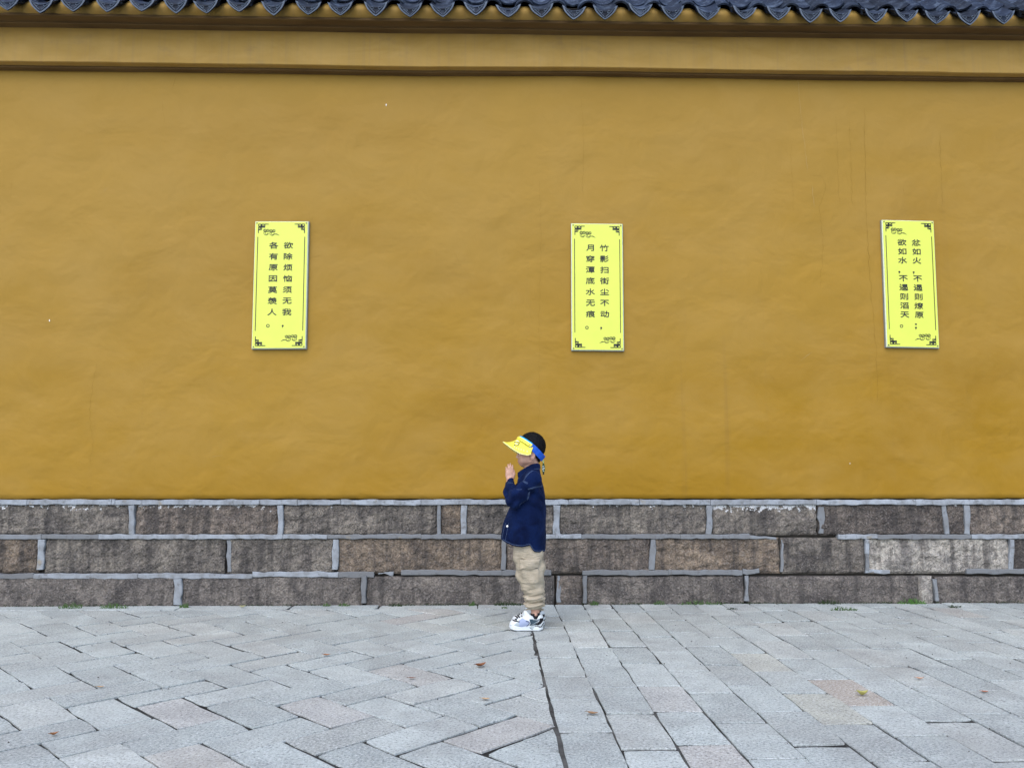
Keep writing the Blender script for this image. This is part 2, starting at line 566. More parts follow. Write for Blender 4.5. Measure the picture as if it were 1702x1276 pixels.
def paver_geo(poly, gap, z, tiltx, tilty, rr):
    """worn slab: uneven outline, rounded arris, sides"""
    cx = sum(p[0] for p in poly) / len(poly)
    cy = sum(p[1] for p in poly) / len(poly)
    n = len(poly)
    gaps = [(gap[i % 2] if n == 4 else gap[0]) * rr.choice((0.4, 0.55, 0.7, 0.8, 0.9, 1.1, 1.5, 2.4)) for i in range(n)]
    q = poly
    for i in range(n):                                        # shrink side by side
        a, b = poly[i], poly[(i + 1) % n]
        ex, ey = b[0] - a[0], b[1] - a[1]
        L = math.hypot(ex, ey)
        if L < 1e-6: continue
        nx, ny = ey / L, -ex / L
        q = clip_poly(q, nx, ny, nx * a[0] + ny * a[1] - gaps[i])
        if len(q) < 3: return None
    ring = []
    for i in range(len(q)):
        a, b = q[i], q[(i + 1) % len(q)]
        L = math.hypot(b[0] - a[0], b[1] - a[1])
        k = 4 if L > 0.25 else 3 if L > 0.12 else 2 if L > 0.06 else 1
        for s in range(k):
            t = s / k
            j = 0.0028 if s else 0.0045
            x = a[0] + (b[0] - a[0]) * t
            y = a[1] + (b[1] - a[1]) * t
            if s == 0:                                        # knocked-off corners
                d = math.hypot(cx - x, cy - y)
                c = rr.choice((0.001, 0.002, 0.004, 0.007))
                x += (cx - x) / d * c; y += (cy - y) / d * c
            ring.append((x + rr.uniform(-j, j), y + rr.uniform(-j, j)))
    m = len(ring)

    def zz(x, y): return z + (x - cx) * tiltx + (y - cy) * tilty
    def inset(d):
        out = []
        for (x, y) in ring:
            L = math.hypot(cx - x, cy - y)
            out.append((x + (cx - x) / L * d, y + (cy - y) / L * d))
        return out
    i1 = inset(0.0012)
    vs = [(x - cx, y - cy, zz(x, y) + rr.uniform(-0.0006, 0.0006)) for x, y in i1]
    vs += [(x - cx, y - cy, zz(x, y) - 0.0015) for x, y in ring]
    vs += [(x - cx, y - cy, -0.035) for x, y in ring]
    fs = [tuple(range(m))]
    for i in range(m):
        j = (i + 1) % m
        fs.append((i, m + i, m + j, j))
        fs.append((m + i, 2 * m + i, 2 * m + j, m + j))
    return (cx, cy), vs, fs


def paver_tint(rr):
    k = rr.uniform(0.86, 1.10)
    base = rr.choices([(0.392, 0.437, 0.424), (0.410, 0.452, 0.436), (0.415, 0.446, 0.424), (0.425, 0.425, 0.390), (0.425, 0.440, 0.390)],
                      (6, 5, 2.2, 0.2, 0.12))[0]
    return tuple(c * k for c in base)


def seen(p, m=70):
    x, y = project((p[0], p[1], 0))
    return -m < x < PW + m and 900 < y < PH + m


SPECIAL = [((1478, 1172), (0.385, 0.345, 0.295)), ((1420, 1200), (0.425, 0.435, 0.375)), ((1185, 1240), (0.42, 0.415, 0.388)), ((1080, 1150), (0.415, 0.425, 0.405)),
           ((560, 1180), (0.415, 0.42, 0.40)), ((300, 1175), (0.425, 0.43, 0.41)), ((860, 1215), (0.41, 0.41, 0.385)), ((700, 1030), (0.385, 0.382, 0.36)), ((650, 1120), (0.415, 0.42, 0.395))]


def lay(name, polys, gap, seed):
    root = empty(name)
    tag(root, kind='structure')
    rest = {}
    rr = random.Random(seed)
    for poly in polys:
        if len(poly) < 3 or abs(poly_area(poly)) < 0.0035: continue
        if poly_area(poly) < 0: poly = poly[::-1]
        gm = paver_geo(poly, gap, rr.uniform(-0.0018, 0.0018), rr.uniform(-0.006, 0.006), rr.uniform(-0.006, 0.006), rr)
        if gm is None: continue
        (cx, cy), vs, fs = gm
        tint = paver_tint(rr)
        for (sx_, sy_), st_ in SPECIAL:
            q_ = on_ground(sx_, sy_)
            if all((poly[(i + 1) % len(poly)][0] - poly[i][0]) * (q_.y - poly[i][1]) - (poly[(i + 1) % len(poly)][1] - poly[i][1]) * (q_.x - poly[i][0]) > 0 for i in range(len(poly))):
                tint = st_
        if any(seen(p) for p in poly):
            o = mesh_obj('paving_stone', vs, fs, PAVER, root)
            o.location = (cx, cy, 0)
            o['tint'] = tint
        else:
            key = rr.randrange(3)
            rest.setdefault(key, MB()).add([(v[0] + cx, v[1] + cy, v[2]) for v in vs], fs)
    for key, mb in rest.items():
        o = mb.build('outer_paving', PAVER, root)
        o['tint'] = ((0.392, 0.437, 0.424), (0.410, 0.452, 0.436), (0.415, 0.446, 0.424))[key]
        o['kind'] = 'stuff'
    return root


XMAX, YMIN = 9.0, -10.0
# herringbone field laid at 45 degrees, left of the seam
W0 = 0.1875
c45 = math.sqrt(0.5)
org = on_ground(520, 1255)
hb = []
for i in range(-90, 90):
    for j in range(-60, 60):
        bu, bv = -i + 2 * j, i + 2 * j
        for (u0, u1, v0, v1) in ((0, 2, 0, 1), (1, 2, 1, 3)):
            quad = []
            for (u, v) in ((u0, v0), (u1, v0), (u1, v1), (u0, v1)):
                a, b = (bu + u) * W0, (bv + v) * W0
                quad.append((org.x + (a - b) * c45, org.y + (a + b) * c45))
            mx = sum(p[0] for p in quad) / 4
            my = sum(p[1] for p in quad) / 4
            if mx > EDGE_X + 0.3 or mx < -XMAX or my > 0.2 or my < YMIN: continue
            quad = clip_poly(quad, 1, 0, EDGE_X - 0.006)
            if len(quad) > 2: quad = clip_poly(quad, 0, 1, -0.165)
            if len(quad) > 2: hb.append(quad)
x = -XMAX
rk = random.Random(3)
while x < EDGE_X - 0.02:                                    # border course along the wall foot
    L = rk.uniform(0.42, 0.78)
    x1 = min(x + L, EDGE_X - 0.004)
    if EDGE_X - x1 < 0.2: x1 = EDGE_X - 0.004
    hb.append([(x, -0.163), (x1, -0.163), (x1, -0.006), (x, -0.006)])
    x = x1
lay('herringbone_pavement', hb, (0.0047, 0.0047), 11)
# straight strips running up to the wall, right of the seam
st = []
k = 0
x = EDGE_X
while x < XMAX:
    x1 = x + 0.1885
    y = -5.418 + 4.17 + (0.0 if k % 2 == 0 else 0.185) + rk.uniform(-0.03, 0.03)
    y -= math.floor((y - YMIN) / 0.368) * 0.368
    while y < -0.01:
        y1 = y + 0.368 + rk.uniform(-0.02, 0.02)
        if -y1 < 0.07: y1 = -0.006
        st.append([(x, y), (x1, y), (x1, y1), (x, y1)])
        y = y1
    x = x1
    k += 1
lay('straight_strip_pavement', st, (0.0072, 0.0026), 12)

g = MB()
for k in range(46):
    xj = EDGE_X + 0.1885 * (k + 1)
    g.add([(xj - .009, YMIN, -0.0048), (xj + .009, YMIN, -0.0048), (xj + .009, -0.004, -0.0048), (xj - .009, -0.004, -0.0048)], [(0, 1, 2, 3)])
tag(g.build('joint_sand', SAND), kind='structure')

# ------------------------------------------------------------------ temple wall
wall = empty('temple_wall')
tag(wall, 'long ochre plastered temple wall with rough stone base and slate blue tiled eave', 'wall')
WX = 9.0
Z_BAND = 0.703
Z_TOP = 3.752

# plaster field: one gently uneven sheet with a return on top and bottom
bumps = [(on_wall(*p), a, rx, rz) for p, a, rx, rz in (
    ((1335, 290), 0.010, 0.10, 0.55), ((350, 270), 0.006, 0.25, 0.35), ((690, 500), 0.006, 0.22, 0.4),
    ((1370, 640), -0.005, 0.2, 0.3), ((160, 640), 0.006, 0.15, 0.5), ((760, 330), 0.005, 0.15, 0.3))]


def plaster_y(x, z):
    y = 0.009 * fbm(x * 0.9, 3.1, z * 1.1, 3) + 0.0018 * fbm(x * 3, 7.7, z * 4, 3)
    for c, a, rx, rz in bumps:
        y -= a * math.exp(-((x - c.x) / rx) ** 2 - ((z - c.z) / rz) ** 2)
    return y


xs = [-WX + i * 0.5 for i in range(int((WX - 4.2) / 0.5))] + [-4.2 + i * 0.035 for i in range(241)] + [4.2 + (i + 1) * 0.5 for i in range(int((WX - 4.2) / 0.5))]
zs = [Z_BAND + 0.004 + i * (Z_TOP + 0.05 - Z_BAND - 0.004) / 86 for i in range(87)]
vs = []
for zi, z in enumerate(zs):
    for x in xs:
        zz = z
        if zi == 0: zz += 0.004 * fbm(x * 6, 0, 0, 4) + 0.002 * fbm(x * 30, 5, 0, 2)
        vs.append((x, plaster_y(x, z) - 0.004, zz))
n = len(xs)
fs = [(j * n + i, j * n + i + 1, (j + 1) * n + i + 1, (j + 1) * n + i) for j in range(len(zs) - 1) for i in range(n - 1)]
b = len(vs)
vs += [(x, 0.05, v[2]) for x, v in zip(xs, vs[:n])]
fs += [(i + 1, i, b + i, b + i + 1) for i in range(n - 1)]
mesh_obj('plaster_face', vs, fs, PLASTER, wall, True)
cb = MB()
cb.box((-WX, 0.045, -0.06), (WX, 0.50, 4.3))
cb.build('wall_core', CORE, wall)


def extrude_profile(name, prof, mat, wob=0.003, seed=0.0, step=0.12):
    """long moulding: a y-z profile swept along x with hand-made wobble"""
    xs = [-WX + i * step for i in range(int(2 * WX / step) + 1)]
    vs, fs = [], []
    m = len(prof)
    for x in xs:
        for k, (y, z) in enumerate(prof):
            vs.append((x, y + 0.3 * wob * fbm(x * 0.8, seed + y * 9, z * 5, 3), z + wob * fbm(x * 0.45, seed + 4, round(z), 2) + 0.0025 * fbm(x * 3, seed + 9, z * 3 + y * 5, 3)))
    for i in range(len(xs) - 1):
        for k in range(m - 1):
            fs.append((i * m + k, i * m + k + 1, (i + 1) * m + k + 1, (i + 1) * m + k))
    return mesh_obj(name, vs, fs, mat, wall)


extrude_profile('lower_moulding', [(0.03, 3.751), (-0.052, 3.751), (-0.056, 3.754), (-0.056, 3.772), (0.03, 3.772)], CORNICE, 0.011, 1)
extrude_profile('frieze', [(0.03, 3.766), (-0.104, 3.766), (-0.110, 3.770), (-0.110, 3.85), (-0.108, 3.94), (-0.107, 4.04)], TRIM, 0.011, 1)
extrude_profile('cornice', [(0.0, 4.017), (-0.160, 4.017), (-0.165, 4.020), (-0.165, 4.030), (-0.230, 4.031), (-0.236, 4.034), (-0.236, 4.050), (0.0, 4.050)], CORNICE, 0.006, 3)

# stone base -----------------------------------------------------------------
rs = random.Random(21)


def stone_block(px0, px1, py0, py1, tint, paint=0.0, rough=1.0, yoff=0.0):
    a, b_ = on_wall(px0, py1), on_wall(px1, py0)
    x0, x1, z0, z1 = a.x, b_.x, a.z, b_.z
    if py1 > 990: z0 = -0.03
    nx = max(4, int((x1 - x0) / 0.015))
    nz = max(5, int((z1 - z0) / 0.015))
    sd = rs.uniform(0, 90)
    vs, fs = [], []
    for j in range(nz + 1):
        for i in range(nx + 1):
            u, v = i / nx, j / nz
            x, z = x0 + (x1 - x0) * u, z0 + (z1 - z0) * v
            e = min(u * (x1 - x0), (1 - u) * (x1 - x0), v * (z1 - z0), (1 - v) * (z1 - z0))
            y = 0.002 + 0.014 * max(0, 1 - e / 0.02) ** 2 - rough * (0.010 * fbm(x * 9 + sd, sd, z * 12, 3) + 0.010 * fbm(x * 26, sd, z * 30, 4)) - yoff
            if 0 < i < nx and 0 < j < nz:
                x += rs.uniform(-0.003, 0.003); z += rs.uniform(-0.003, 0.003)
            else:
                x += 0.003 * fbm(z * 20, sd, 1, 2); z += 0.003 * fbm(x * 12, sd, 2, 2)
            vs.append((x, y, z))
    n = nx + 1
    for j in range(nz):
        for i in range(nx):
            fs.append((j * n + i, j * n + i + 1, (j + 1) * n + i + 1, (j + 1) * n + i))
    rim = [i for i in range(n)] + [j * n + nx for j in range(1, nz + 1)] + [nz * n + i for i in range(nx - 1, -1, -1)] + [j * n for j in range(nz - 1, 0, -1)]
    b0 = len(vs)
    vs += [(vs[r][0], 0.044, vs[r][2]) for r in rim]
    m = len(rim)
    fs += [(rim[(k + 1) % m], rim[k], b0 + k, b0 + (k + 1) % m) for k in range(m)]
    o = mesh_obj('stone', vs, fs, STONE, wall)
    o['tint'] = tint
    o['paint'] = float(paint)
    return o


BR, GR, DK, WM, LT, GY = (0.21, 0.178, 0.152), (0.225, 0.205, 0.18), (0.13, 0.112, 0.10), (0.25, 0.20, 0.152), (0.44, 0.42, 0.385), (0.185, 0.168, 0.155)
c1 = [(-700, -420, GR, 0), (-418, -180, BR, .4), (-177, 216, GR, .9), (222, 463, BR, .8), (470, 727, GR, .35), (732, 768, WM, .2), (774, 922, GR, .25), (929, 1175, GR, .6),
      (1182, 1357, GR, 1.3), (1361, 1570, DK, .3), (1574, 1604, DK, .5), (1611, 1900, BR, .2), (1905, 2250, GR, .5), (2254, 2500, BR, .3)]
c2 = [(-700, -330, BR, 0), (-326, 65, WM, 0), (72, 374, GR, 0), (377, 555, GR, 0), (561, 834, WM, .15), (840, 1081, BR, 0), (1087, 1295, WM, .1), (1300, 1437, GR, .2),
      (1444, 1677, LT, 0), (1684, 1960, DK, 0), (1964, 2260, GR, 0), (2264, 2500, BR, 0)]
c3 = [(-700, -100, GY, 0), (-96, 293, GY, 0), (302, 602, GY, 0), (609, 921, GY, 0), (925, 968, BR, 0), (975, 1235, GY, 0), (1243, 1526, GY, 0), (1528, 1549, LT, 0), (1556, 1900, GY, 0), (1905, 2500, GY, 0)]
for (a, b_, t_, p_) in c1: stone_block(a, b_, 837.5, 889.5, t_, p_)
for (a, b_, t_, p_) in c2: stone_block(a, b_, 893.5, 953.5, t_, p_)
for (a, b_, t_, p_) in c3: stone_block(a, b_, 957, 1004, t_, p_, 0.55, 0.012)


def mortar(pts, w, shade, proud=0.013, rag=1.0):
    """raised pointing along a pixel polyline; w in pixels"""
    P = [on_wall(*p) for p in pts]
    hw = 0.9 * w * 0.00416 / 2
    dense = [P[0]]
    for a, b_ in zip(P[:-1], P[1:]):
        k = max(2, int((b_ - a).length / 0.035))
        dense += [a.lerp(b_, (i + 1) / k) for i in range(k)]
    vs, fs = [], []
    sd = rs.uniform(0, 99)
    for i, p in enumerate(dense):
        t = (dense[min(i + 1, len(dense) - 1)] - dense[max(i - 1, 0)]).normalized()
        nv = Vector((-t.z, 0, t.x))
        up_ = hw * (1 + rag * (0.45 * fbm(p.x * 13, sd, p.z * 13, 4))) + rs.uniform(-0.001, 0.001) * rag
        dn_ = hw * (1 + rag * (0.45 * fbm(p.x * 13, sd + 31, p.z * 13, 4))) + rs.uniform(-0.001, 0.001) * rag
        pr = proud * (1 + 0.25 * fbm(p.x * 7, sd + 9, p.z * 7, 2))
        for (off, y) in ((up_, 0.03), (up_, -pr * 0.7), (up_ - 0.004, -pr), (-dn_ + 0.004, -pr), (-dn_, -pr * 0.7), (-dn_, 0.03)):
            q = p + nv * off
            vs.append((q.x, y, q.z))
    for i in range(len(dense) - 1):
        for k in range(5):
            fs.append((i * 6 + k, i * 6 + 6 + k, i * 6 + 7 + k, i * 6 + 1 + k))
    e = (len(dense) - 1) * 6
    fs += [tuple(range(6)), tuple(range(e + 5, e - 1, -1))]
    o = mesh_obj('mortar_joint', vs, fs, MORTAR, wall)
    o['shade'] = float(shade)
    return o


# cap band under the plaster
capx = [-700, -300, 47, 187, 193, 432, 495, 567, 700, 880, 945, 1062, 1180, 1356, 1520, 1702, 2100, 2500]
for i in range(len(capx) - 1):
    s = rs.uniform(0.72, 1.0)
    mortar([(capx[i] + 0.4, 834.5), ((capx[i] + capx[i + 1]) / 2, 834.3 + rs.uniform(-.5, .5)), (capx[i + 1] - 0.4, 834.5)], 9.5, s, 0.016, 0.8)
H12 = [(-700, 70, .35), (71, 165, .2), (165.5, 330, .8), (330.5, 470, .85), (470.5, 544, .75), (544.5, 700, .25), (700.5, 907, .22), (907.5, 966, 1.0), (966.5, 1130, .25), (1130.5, 1245, .3),
       (1392, 1457, .85), (1457.5, 1613, .25), (1613.5, 1702, .8), (1702.5, 2500, .5)]
for a, b_, s in H12: mortar([(a, 891.5), (b_, 891 if a > 500 else 891.7)], 8.4, s)
mortar([(1245.5, 892.5), (1272, 893), (1290, 894)], 4.5, .45, 0.006, 1.6)
H23 = [(-700, 57, .1), (57.5, 230, .75), (230.5, 420, .7), (420.5, 563, .85), (563.5, 622, .12), (667, 834, .2), (834.5, 916, .15), (968, 1110, .2), (1110.5, 1233, .25), (1605, 1702, .2), (1702.5, 2500, .4)]
for a, b_, s in H23:
    y = 957 if a < 420 else 954.5 if a < 600 else 951 if a < 1300 else 949
    mortar([(a, y), (b_, y)], 9.2, s)
mortar([(1234, 949), (1247, 951), (1261, 948.5)], 7, .3, 0.012, 2.2)
mortar([(1438, 949), (1478, 950)], 6, .95, 0.008, 2.0)
mortar([(629, 953), (640, 950), (654, 952)], 7, .6, 0.004, 3)
V1 = [(219, 9.5, .75), (466.5, 9.5, .8), (729.5, 6.5, .3), (771, 10, .85), (925.5, 11, .9), (1178, 11, .5), (1606.5, 10, .6)]
for x, w, s in V1: mortar([(x, 839.3), (x + rs.uniform(-1, 1), 865), (x + rs.uniform(-.5, .5), 887.2)], w, s, 0.012)
mortar([(1568, 840), (1571, 862), (1574, 887)], 8, .5, 0.010)
mortar([(1365, 842), (1365, 886)], 9, .28, 0.001, 2.4)
V2 = [(68.5, 11.5, .75), (558, 10.5, .85), (837, 8.5, .25), (1084, 10, .4), (1680.5, 9.5, .7)]
for x, w, s in V2: mortar([(x + 1, 896), (x, 925), (x - 1, 946)], w, s, 0.012)
mortar([(1441, 896), (1440, 920)], 8.5, .85, 0.012)
mortar([(1441, 920), (1441, 948)], 7, .3, 0.009)
mortar([(380, 897), (381, 950)], 6, .4, -0.001, 2.2)
mortar([(1301, 897), (1299, 950)], 5, .4, -0.001, 2.0)
V3 = [(605.5, 10, .15), (972, 8.5, .25)]
for x, w, s in V3: mortar([(x, 956), (x, 1001)], w, s, 0.024)
mortar([(297, 961), (298, 985), (296, 1004)], 14, .7, 0.022, 2.2)
mortar([(928, 957), (929, 1000)], 7, .55, 0.012, 2.0)
mortar([(1240, 956), (1241, 978), (1241, 998)], 7, .4, 0.012, 2.6)
mortar([(1552, 962), (1556, 998)], 7, .5, 0.016, 1.6)

# cracks, flakes and specks in the plaster --------------------------------------
def crack(pts, w, mat=CRACK, jit=0.006):
    P = [on_wall(*p) for p in pts]
    dense = [P[0]]
    for a, b_ in zip(P[:-1], P[1:]):
        k = max(2, int((b_ - a).length / 0.03))
        dense += [a.lerp(b_, (i + 1) / k) for i in range(k)]
    mb = MB()
    L, Rr = [], []
    for i, p in enumerate(dense):
        t = (dense[min(i + 1, len(dense) - 1)] - dense[max(i - 1, 0)]).normalized()
        nv = Vector((-t.z, 0, t.x))
        q = p + nv * rs.uniform(-jit, jit)
        ww = 0.42 * w * rs.uniform(0.4, 1.2) * (0.3 if i in (0, len(dense) - 1) else 1)
        for s, lst in ((1, L), (-1, Rr)):
            v = q + nv * ww * s / 2
            lst.append((v.x, plaster_y(v.x, v.z) - 0.0052, v.z))
    n = len(dense)
    mb.add(L + Rr, [(i, i + 1, n + i + 1, n + i) for i in range(n - 1)])
    mb.build('crack', mat, wall)


for pts, w in (
        ([(897, 300), (899, 400), (896, 520), (896, 700)], 0.0016),
        ([(1436, 180), (1439, 350), (1446, 470), (1456, 590), (1458, 668)], 0.0034),
        ([(1411, 200), (1416, 340)], 0.0022), ([(1561, 220), (1567, 340)], 0.0022), ([(1500, 310), (1503, 325)], 0.002),
        ([(162, 600), (150, 680), (156, 740), (148, 782)], 0.0022), ([(271, 170), (274, 205)], 0.0022),
        ([(293, 127), (288, 150)], 0.003), ([(966, 160), (970, 240), (968, 330)], 0.0018),
        ([(1345, 292), (1365, 293), (1372, 310), (1360, 345), (1368, 400), (1362, 480)], 0.0022),
        ([(1276, 620), (1290, 635)], 0.0025), ([(512, 432), (535, 424)], 0.0025), ([(590, 246), (598, 242)], 0.004),
        ([(1313, 240), (1318, 350)], 0.0016), ([(1388, 190), (1394, 340)], 0.0016), ([(1680, 690), (1676, 740)], 0.0016),
        ([(755, 420), (765, 440), (748, 436)], 0.0016), ([(18, 330), (20, 300)], 0.0018),
        ([(927, 800), (950, 794), (972, 799)], 0.0016)):
    crack(pts, w)
for pts, w in (([(1325, 120), (1330, 190), (1337, 250), (1340, 290)], 0.005), ([(1348, 310), (1352, 345)], 0.006),
               ([(350, 760), (372, 757)], 0.003), ([(172, 320), (178, 312)], 0.006), ([(1330, 600), (1350, 585)], 0.006)):
    crack(pts, w, CRACK_PALE, 0.004)
for (px, py, s) in ((642, 175, 1.0), (83, 533, 1.0), (1412, 770, .6)):
    p = on_wall(px, py)
    yy = plaster_y(p.x, p.z) - 0.007
    mb = MB()
    m = 7
    mb.add([(p.x + s * 0.0038 * math.cos(6.28 * k / m) * rs.uniform(.5, 1.1), yy, p.z + s * 0.010 * math.sin(6.28 * k / m) * rs.uniform(.6, 1.1)) for k in range(m)], [tuple(range(m))[::-1]])
    mb.build('lime_speck', LIME, wall)

# tiled eave ------------------------------------------------------------------
Y_E = -0.34
Z_CH = 4.052                     # lowest line of the channel tiles at the eave
SL = R(41)
roof = bpy.data.objects.new('tiled_roof', None)
link(roof, wall)
drips = [13, 67, 123, 180, 237, 292, 344, 399, 455, 512, 566, 625, 681.6, 736, 791, 845, 900, 953.6, 1005.5, 1063, 1117, 1175.6, 1236, 1292, 1346, 1394, 1453.5, 1505, 1557, 1610, 1665]
dx = [on_wall(p, 18, Y_E).x for p in drips]
pitch = (dx[-1] - dx[0]) / (len(dx) - 1)
dx = [dx[0] - pitch * k for k in range(8, 0, -1)] + dx + [dx[-1] + pitch * k for k in range(1, 9)]
# infill plaster under the tiles, swelling below each cover row
xs2, vs, fs = [], [], []
prof = [(-0.20, 4.046), (-0.232, 4.050), (-0.246, 4.075), (-0.250, 4.10), (-0.235, 4.135), (-0.16, 4.17)]
x = -WX
while x <= WX:
    xs2.append(x); x += 0.026
for x in xs2:
    near = min(abs(x - d) for d in dx)
    sw = 0.030 * math.cos(min(1, near / (pitch / 2)) * math.pi)
    for (y, z) in prof:
        f = 1 if z > 4.06 else 0.25
        vs.append((x, y + sw * f + 0.006 * fbm(x * 7, 1, z * 9, 3), z))
m = len(prof)
fs = [(i * m + k, i * m + k + 1, (i + 1) * m + k + 1, (i + 1) * m + k) for i in range(len(xs2) - 1) for k in range(m - 1)]
mesh_obj('eave_infill', vs, fs, TRIM, wall, True)
mb = MB()
cs, sn = math.cos(SL), math.sin(SL)
mb.add([(-WX, -0.235, 4.135), (WX, -0.235, 4.135), (WX, 0.25, 4.135 + 0.485 * sn / cs), (-WX, 0.25, 4.135 + 0.485 * sn / cs),
        (WX, 0.75, 4.1), (-WX, 0.75, 4.1)], [(0, 1, 2, 3), (3, 2, 4, 5), (0, 5, 4, 1)])
mb.build('roof_bed', CORE, roof)


def arc_tile(r, half, length, th, up):
    """piece of a cylinder running up the slope; local y runs up-slope, z is the normal"""
    n = 10
    vs = []
    for s in (0, 1):
        for rad in (r, r - th):
            for k in range(n + 1):
                a = -half + 2 * half * k / n
                q = rad if up else (r + th - (r - rad) if False else rad)
                zz = rad * math.cos(a) - r if up else r - rad * math.cos(a)
                vs.append((rad * math.sin(a), s * length, zz))
    fs = []
    m = n + 1
    for k in range(n):
        o0, i0, o1, i1 = k, m + k, 2 * m + k, 3 * m + k
        fs += [(o0, o0 + 1, o1 + 1, o1), (i0, i1, i1 + 1, i0 + 1), (o0, i0, i0 + 1, o0 + 1), (o1, o1 + 1, i1 + 1, i1)]
    fs += [(0, 2 * m, 3 * m, m), (n, m + n, 3 * m + n, 2 * m + n)]
    return vs, fs


def tile_mesh(name, vs, fs):
    me = bpy.data.meshes.new(name)
    me.from_pydata(vs, [], fs)
    me.materials.append(TILE)
    me.update()
    return me


me_ch = tile_mesh('channel_tile', *arc_tile(0.105, R(52), 0.22, 0.011, False))
me_cv = tile_mesh('cover_tile', *arc_tile(0.070, R(84), 0.22, 0.012, True))


def drip_mesh(wd, hh, tw):
    """hanging pendant plate: concave top edge, pointed scalloped foot, raised rim and scroll relief"""
    top, bot = [], []
    n = 14
    for k in range(n + 1):
        u = -1 + 2 * k / n
        top.append((u * wd, 0.044 * abs(u) ** 1.9))
        s = (1 - abs(u) ** 2.1)
        lob = 0.002 * math.sin(abs(u) * math.pi * 3) + 0.010 * math.exp(-(u / 0.13) ** 2)
        bot.append((u * wd * 0.985, 0.040 - (0.040 + hh * 0.82) * s ** 0.9 - lob * (abs(u) < 0.95)))
    def ins(pl, d): return [(p[0] * (1 - d * 1.1), p[1] * (1 - d) + (-0.004) * d) for p in pl]
    vs, fs = [], []
    rings = [(top, bot, 0.0), (ins(top, .0), ins(bot, .0), -0.010), (ins(top, .16), ins(bot, .16), -0.011), (ins(top, .22), ins(bot, .22), -0.006)]
    loops = []
    for (t_, b_, y) in rings:
        lp = t_ + b_[::-1][1:-1]
        loops.append((len(vs), len(lp)))
        vs += [(p[0], y - p[1] * 0.12, p[1]) for p in lp]
    for (a, m), (c, _) in zip(loops[:-1], loops[1:]):
        for k in range(m):
            fs.append((a + k, c + k, c + (k + 1) % m, a + (k + 1) % m))
    # inner field as strips so that relief can be raised
    a, m = loops[-1]
    tl = list(range(a, a + n + 1))
    bl = [a] + [a + m - k for k in range(1, n)] + [a + n]
    for k in range(n):
        if k == 0: fs.append((tl[0], bl[1], tl[1]))
        elif k == n - 1: fs.append((tl[k], bl[k], tl[k + 1]))
        else: fs.append((tl[k], bl[k], bl[k + 1], tl[k + 1]))
    rl = MB()
    for s in (-1, 1):                                        # scroll relief
        pts = []
        for k in range(15):
            t = k / 14
            r_ = 0.019 * (1 - t * 0.75)
            an = 0.5 + t * 6.2
            pts.append((s * (0.030 + r_ * math.cos(an)), -0.0075, -0.002 + tw + r_ * 0.62 * math.sin(an)))
        rl.tube(pts, 0.0026, 4)
        rl.tube([(s * 0.004, -0.007, -0.034), (s * 0.020, -0.0075, -0.020), (s * 0.046, -0.008, 0.010), (s * 0.062, -0.009, 0.024)], 0.0024, 4)
    b0 = len(vs)
    nrel = len(fs)
    vs += rl.v
    fs += [tuple(i + b0 for i in f) for f in rl.f]
    # short channel behind the plate
    cv, cf = arc_tile(0.105, R(52), 0.22, 0.011, False)
    b0 = len(vs)
    vs += [(p[0], p[1] * cs - p[2] * sn * 0 , p[2] + p[1] * sn + 0.001) for p in cv]
    fs += [tuple(i + b0 for i in f) for f in cf]
    me = tile_mesh('drip_tile', vs, fs)
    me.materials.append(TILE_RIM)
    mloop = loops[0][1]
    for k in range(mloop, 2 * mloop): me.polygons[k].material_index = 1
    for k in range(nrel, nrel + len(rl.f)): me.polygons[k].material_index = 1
    return me


drip_vars = [drip_mesh(0.086, 0.050, 0.0), drip_mesh(0.083, 0.056, 0.002), drip_mesh(0.088, 0.046, -0.002)]
rt_ = random.Random(5)
M_SL = Matrix.Rotation(SL, 4, 'X')


def put_tile(name, me, x, up, dz, rot=(0, 0, 0)):
    o = bpy.data.objects.new(name, me)
    o.parent = roof
    o.rotation_euler = (SL + rot[0], rot[1], rot[2])
    o.location = (x, Y_E + up * cs, Z_CH + dz + up * sn)
    COL.objects.link(o)
    return o


for i, x in enumerate(dx):
    o = bpy.data.objects.new('drip_tile', drip_vars[rt_.randrange(3)])
    o.parent = roof
    o.location = (x, Y_E + rt_.uniform(-0.014, 0.012), Z_CH + rt_.uniform(-0.008, 0.008))
    o.rotation_euler = (rt_.uniform(-0.12, 0.08), rt_.uniform(-0.07, 0.07), rt_.uniform(-0.10, 0.10))
    COL.objects.link(o)
    for r_ in (1, 2, 3):
        put_tile('channel_tile', me_ch, x + rt_.uniform(-.004, .004), r_ * 0.14, 0.014 + rt_.uniform(-.003, .003), (0.06, rt_.uniform(-.03, .03), 0))
    if i + 1 < len(dx):
        xm = (x + dx[i + 1]) / 2
        for r_ in range(0, 5):
            put_tile('cover_tile', me_cv, xm + rt_.uniform(-.006, .006), 0.03 + r_ * 0.115 + rt_.uniform(-.008, .008), 0.078 + rt_.uniform(-.004, .004), (0.07, rt_.uniform(-.05, .05), rt_.uniform(-.04, .04)))
mb = MB()
mb.tube([(-WX, 0.25, 4.66), (WX, 0.25, 4.66)], 0.11, 10)
mb.build('ridge', TILE, roof)

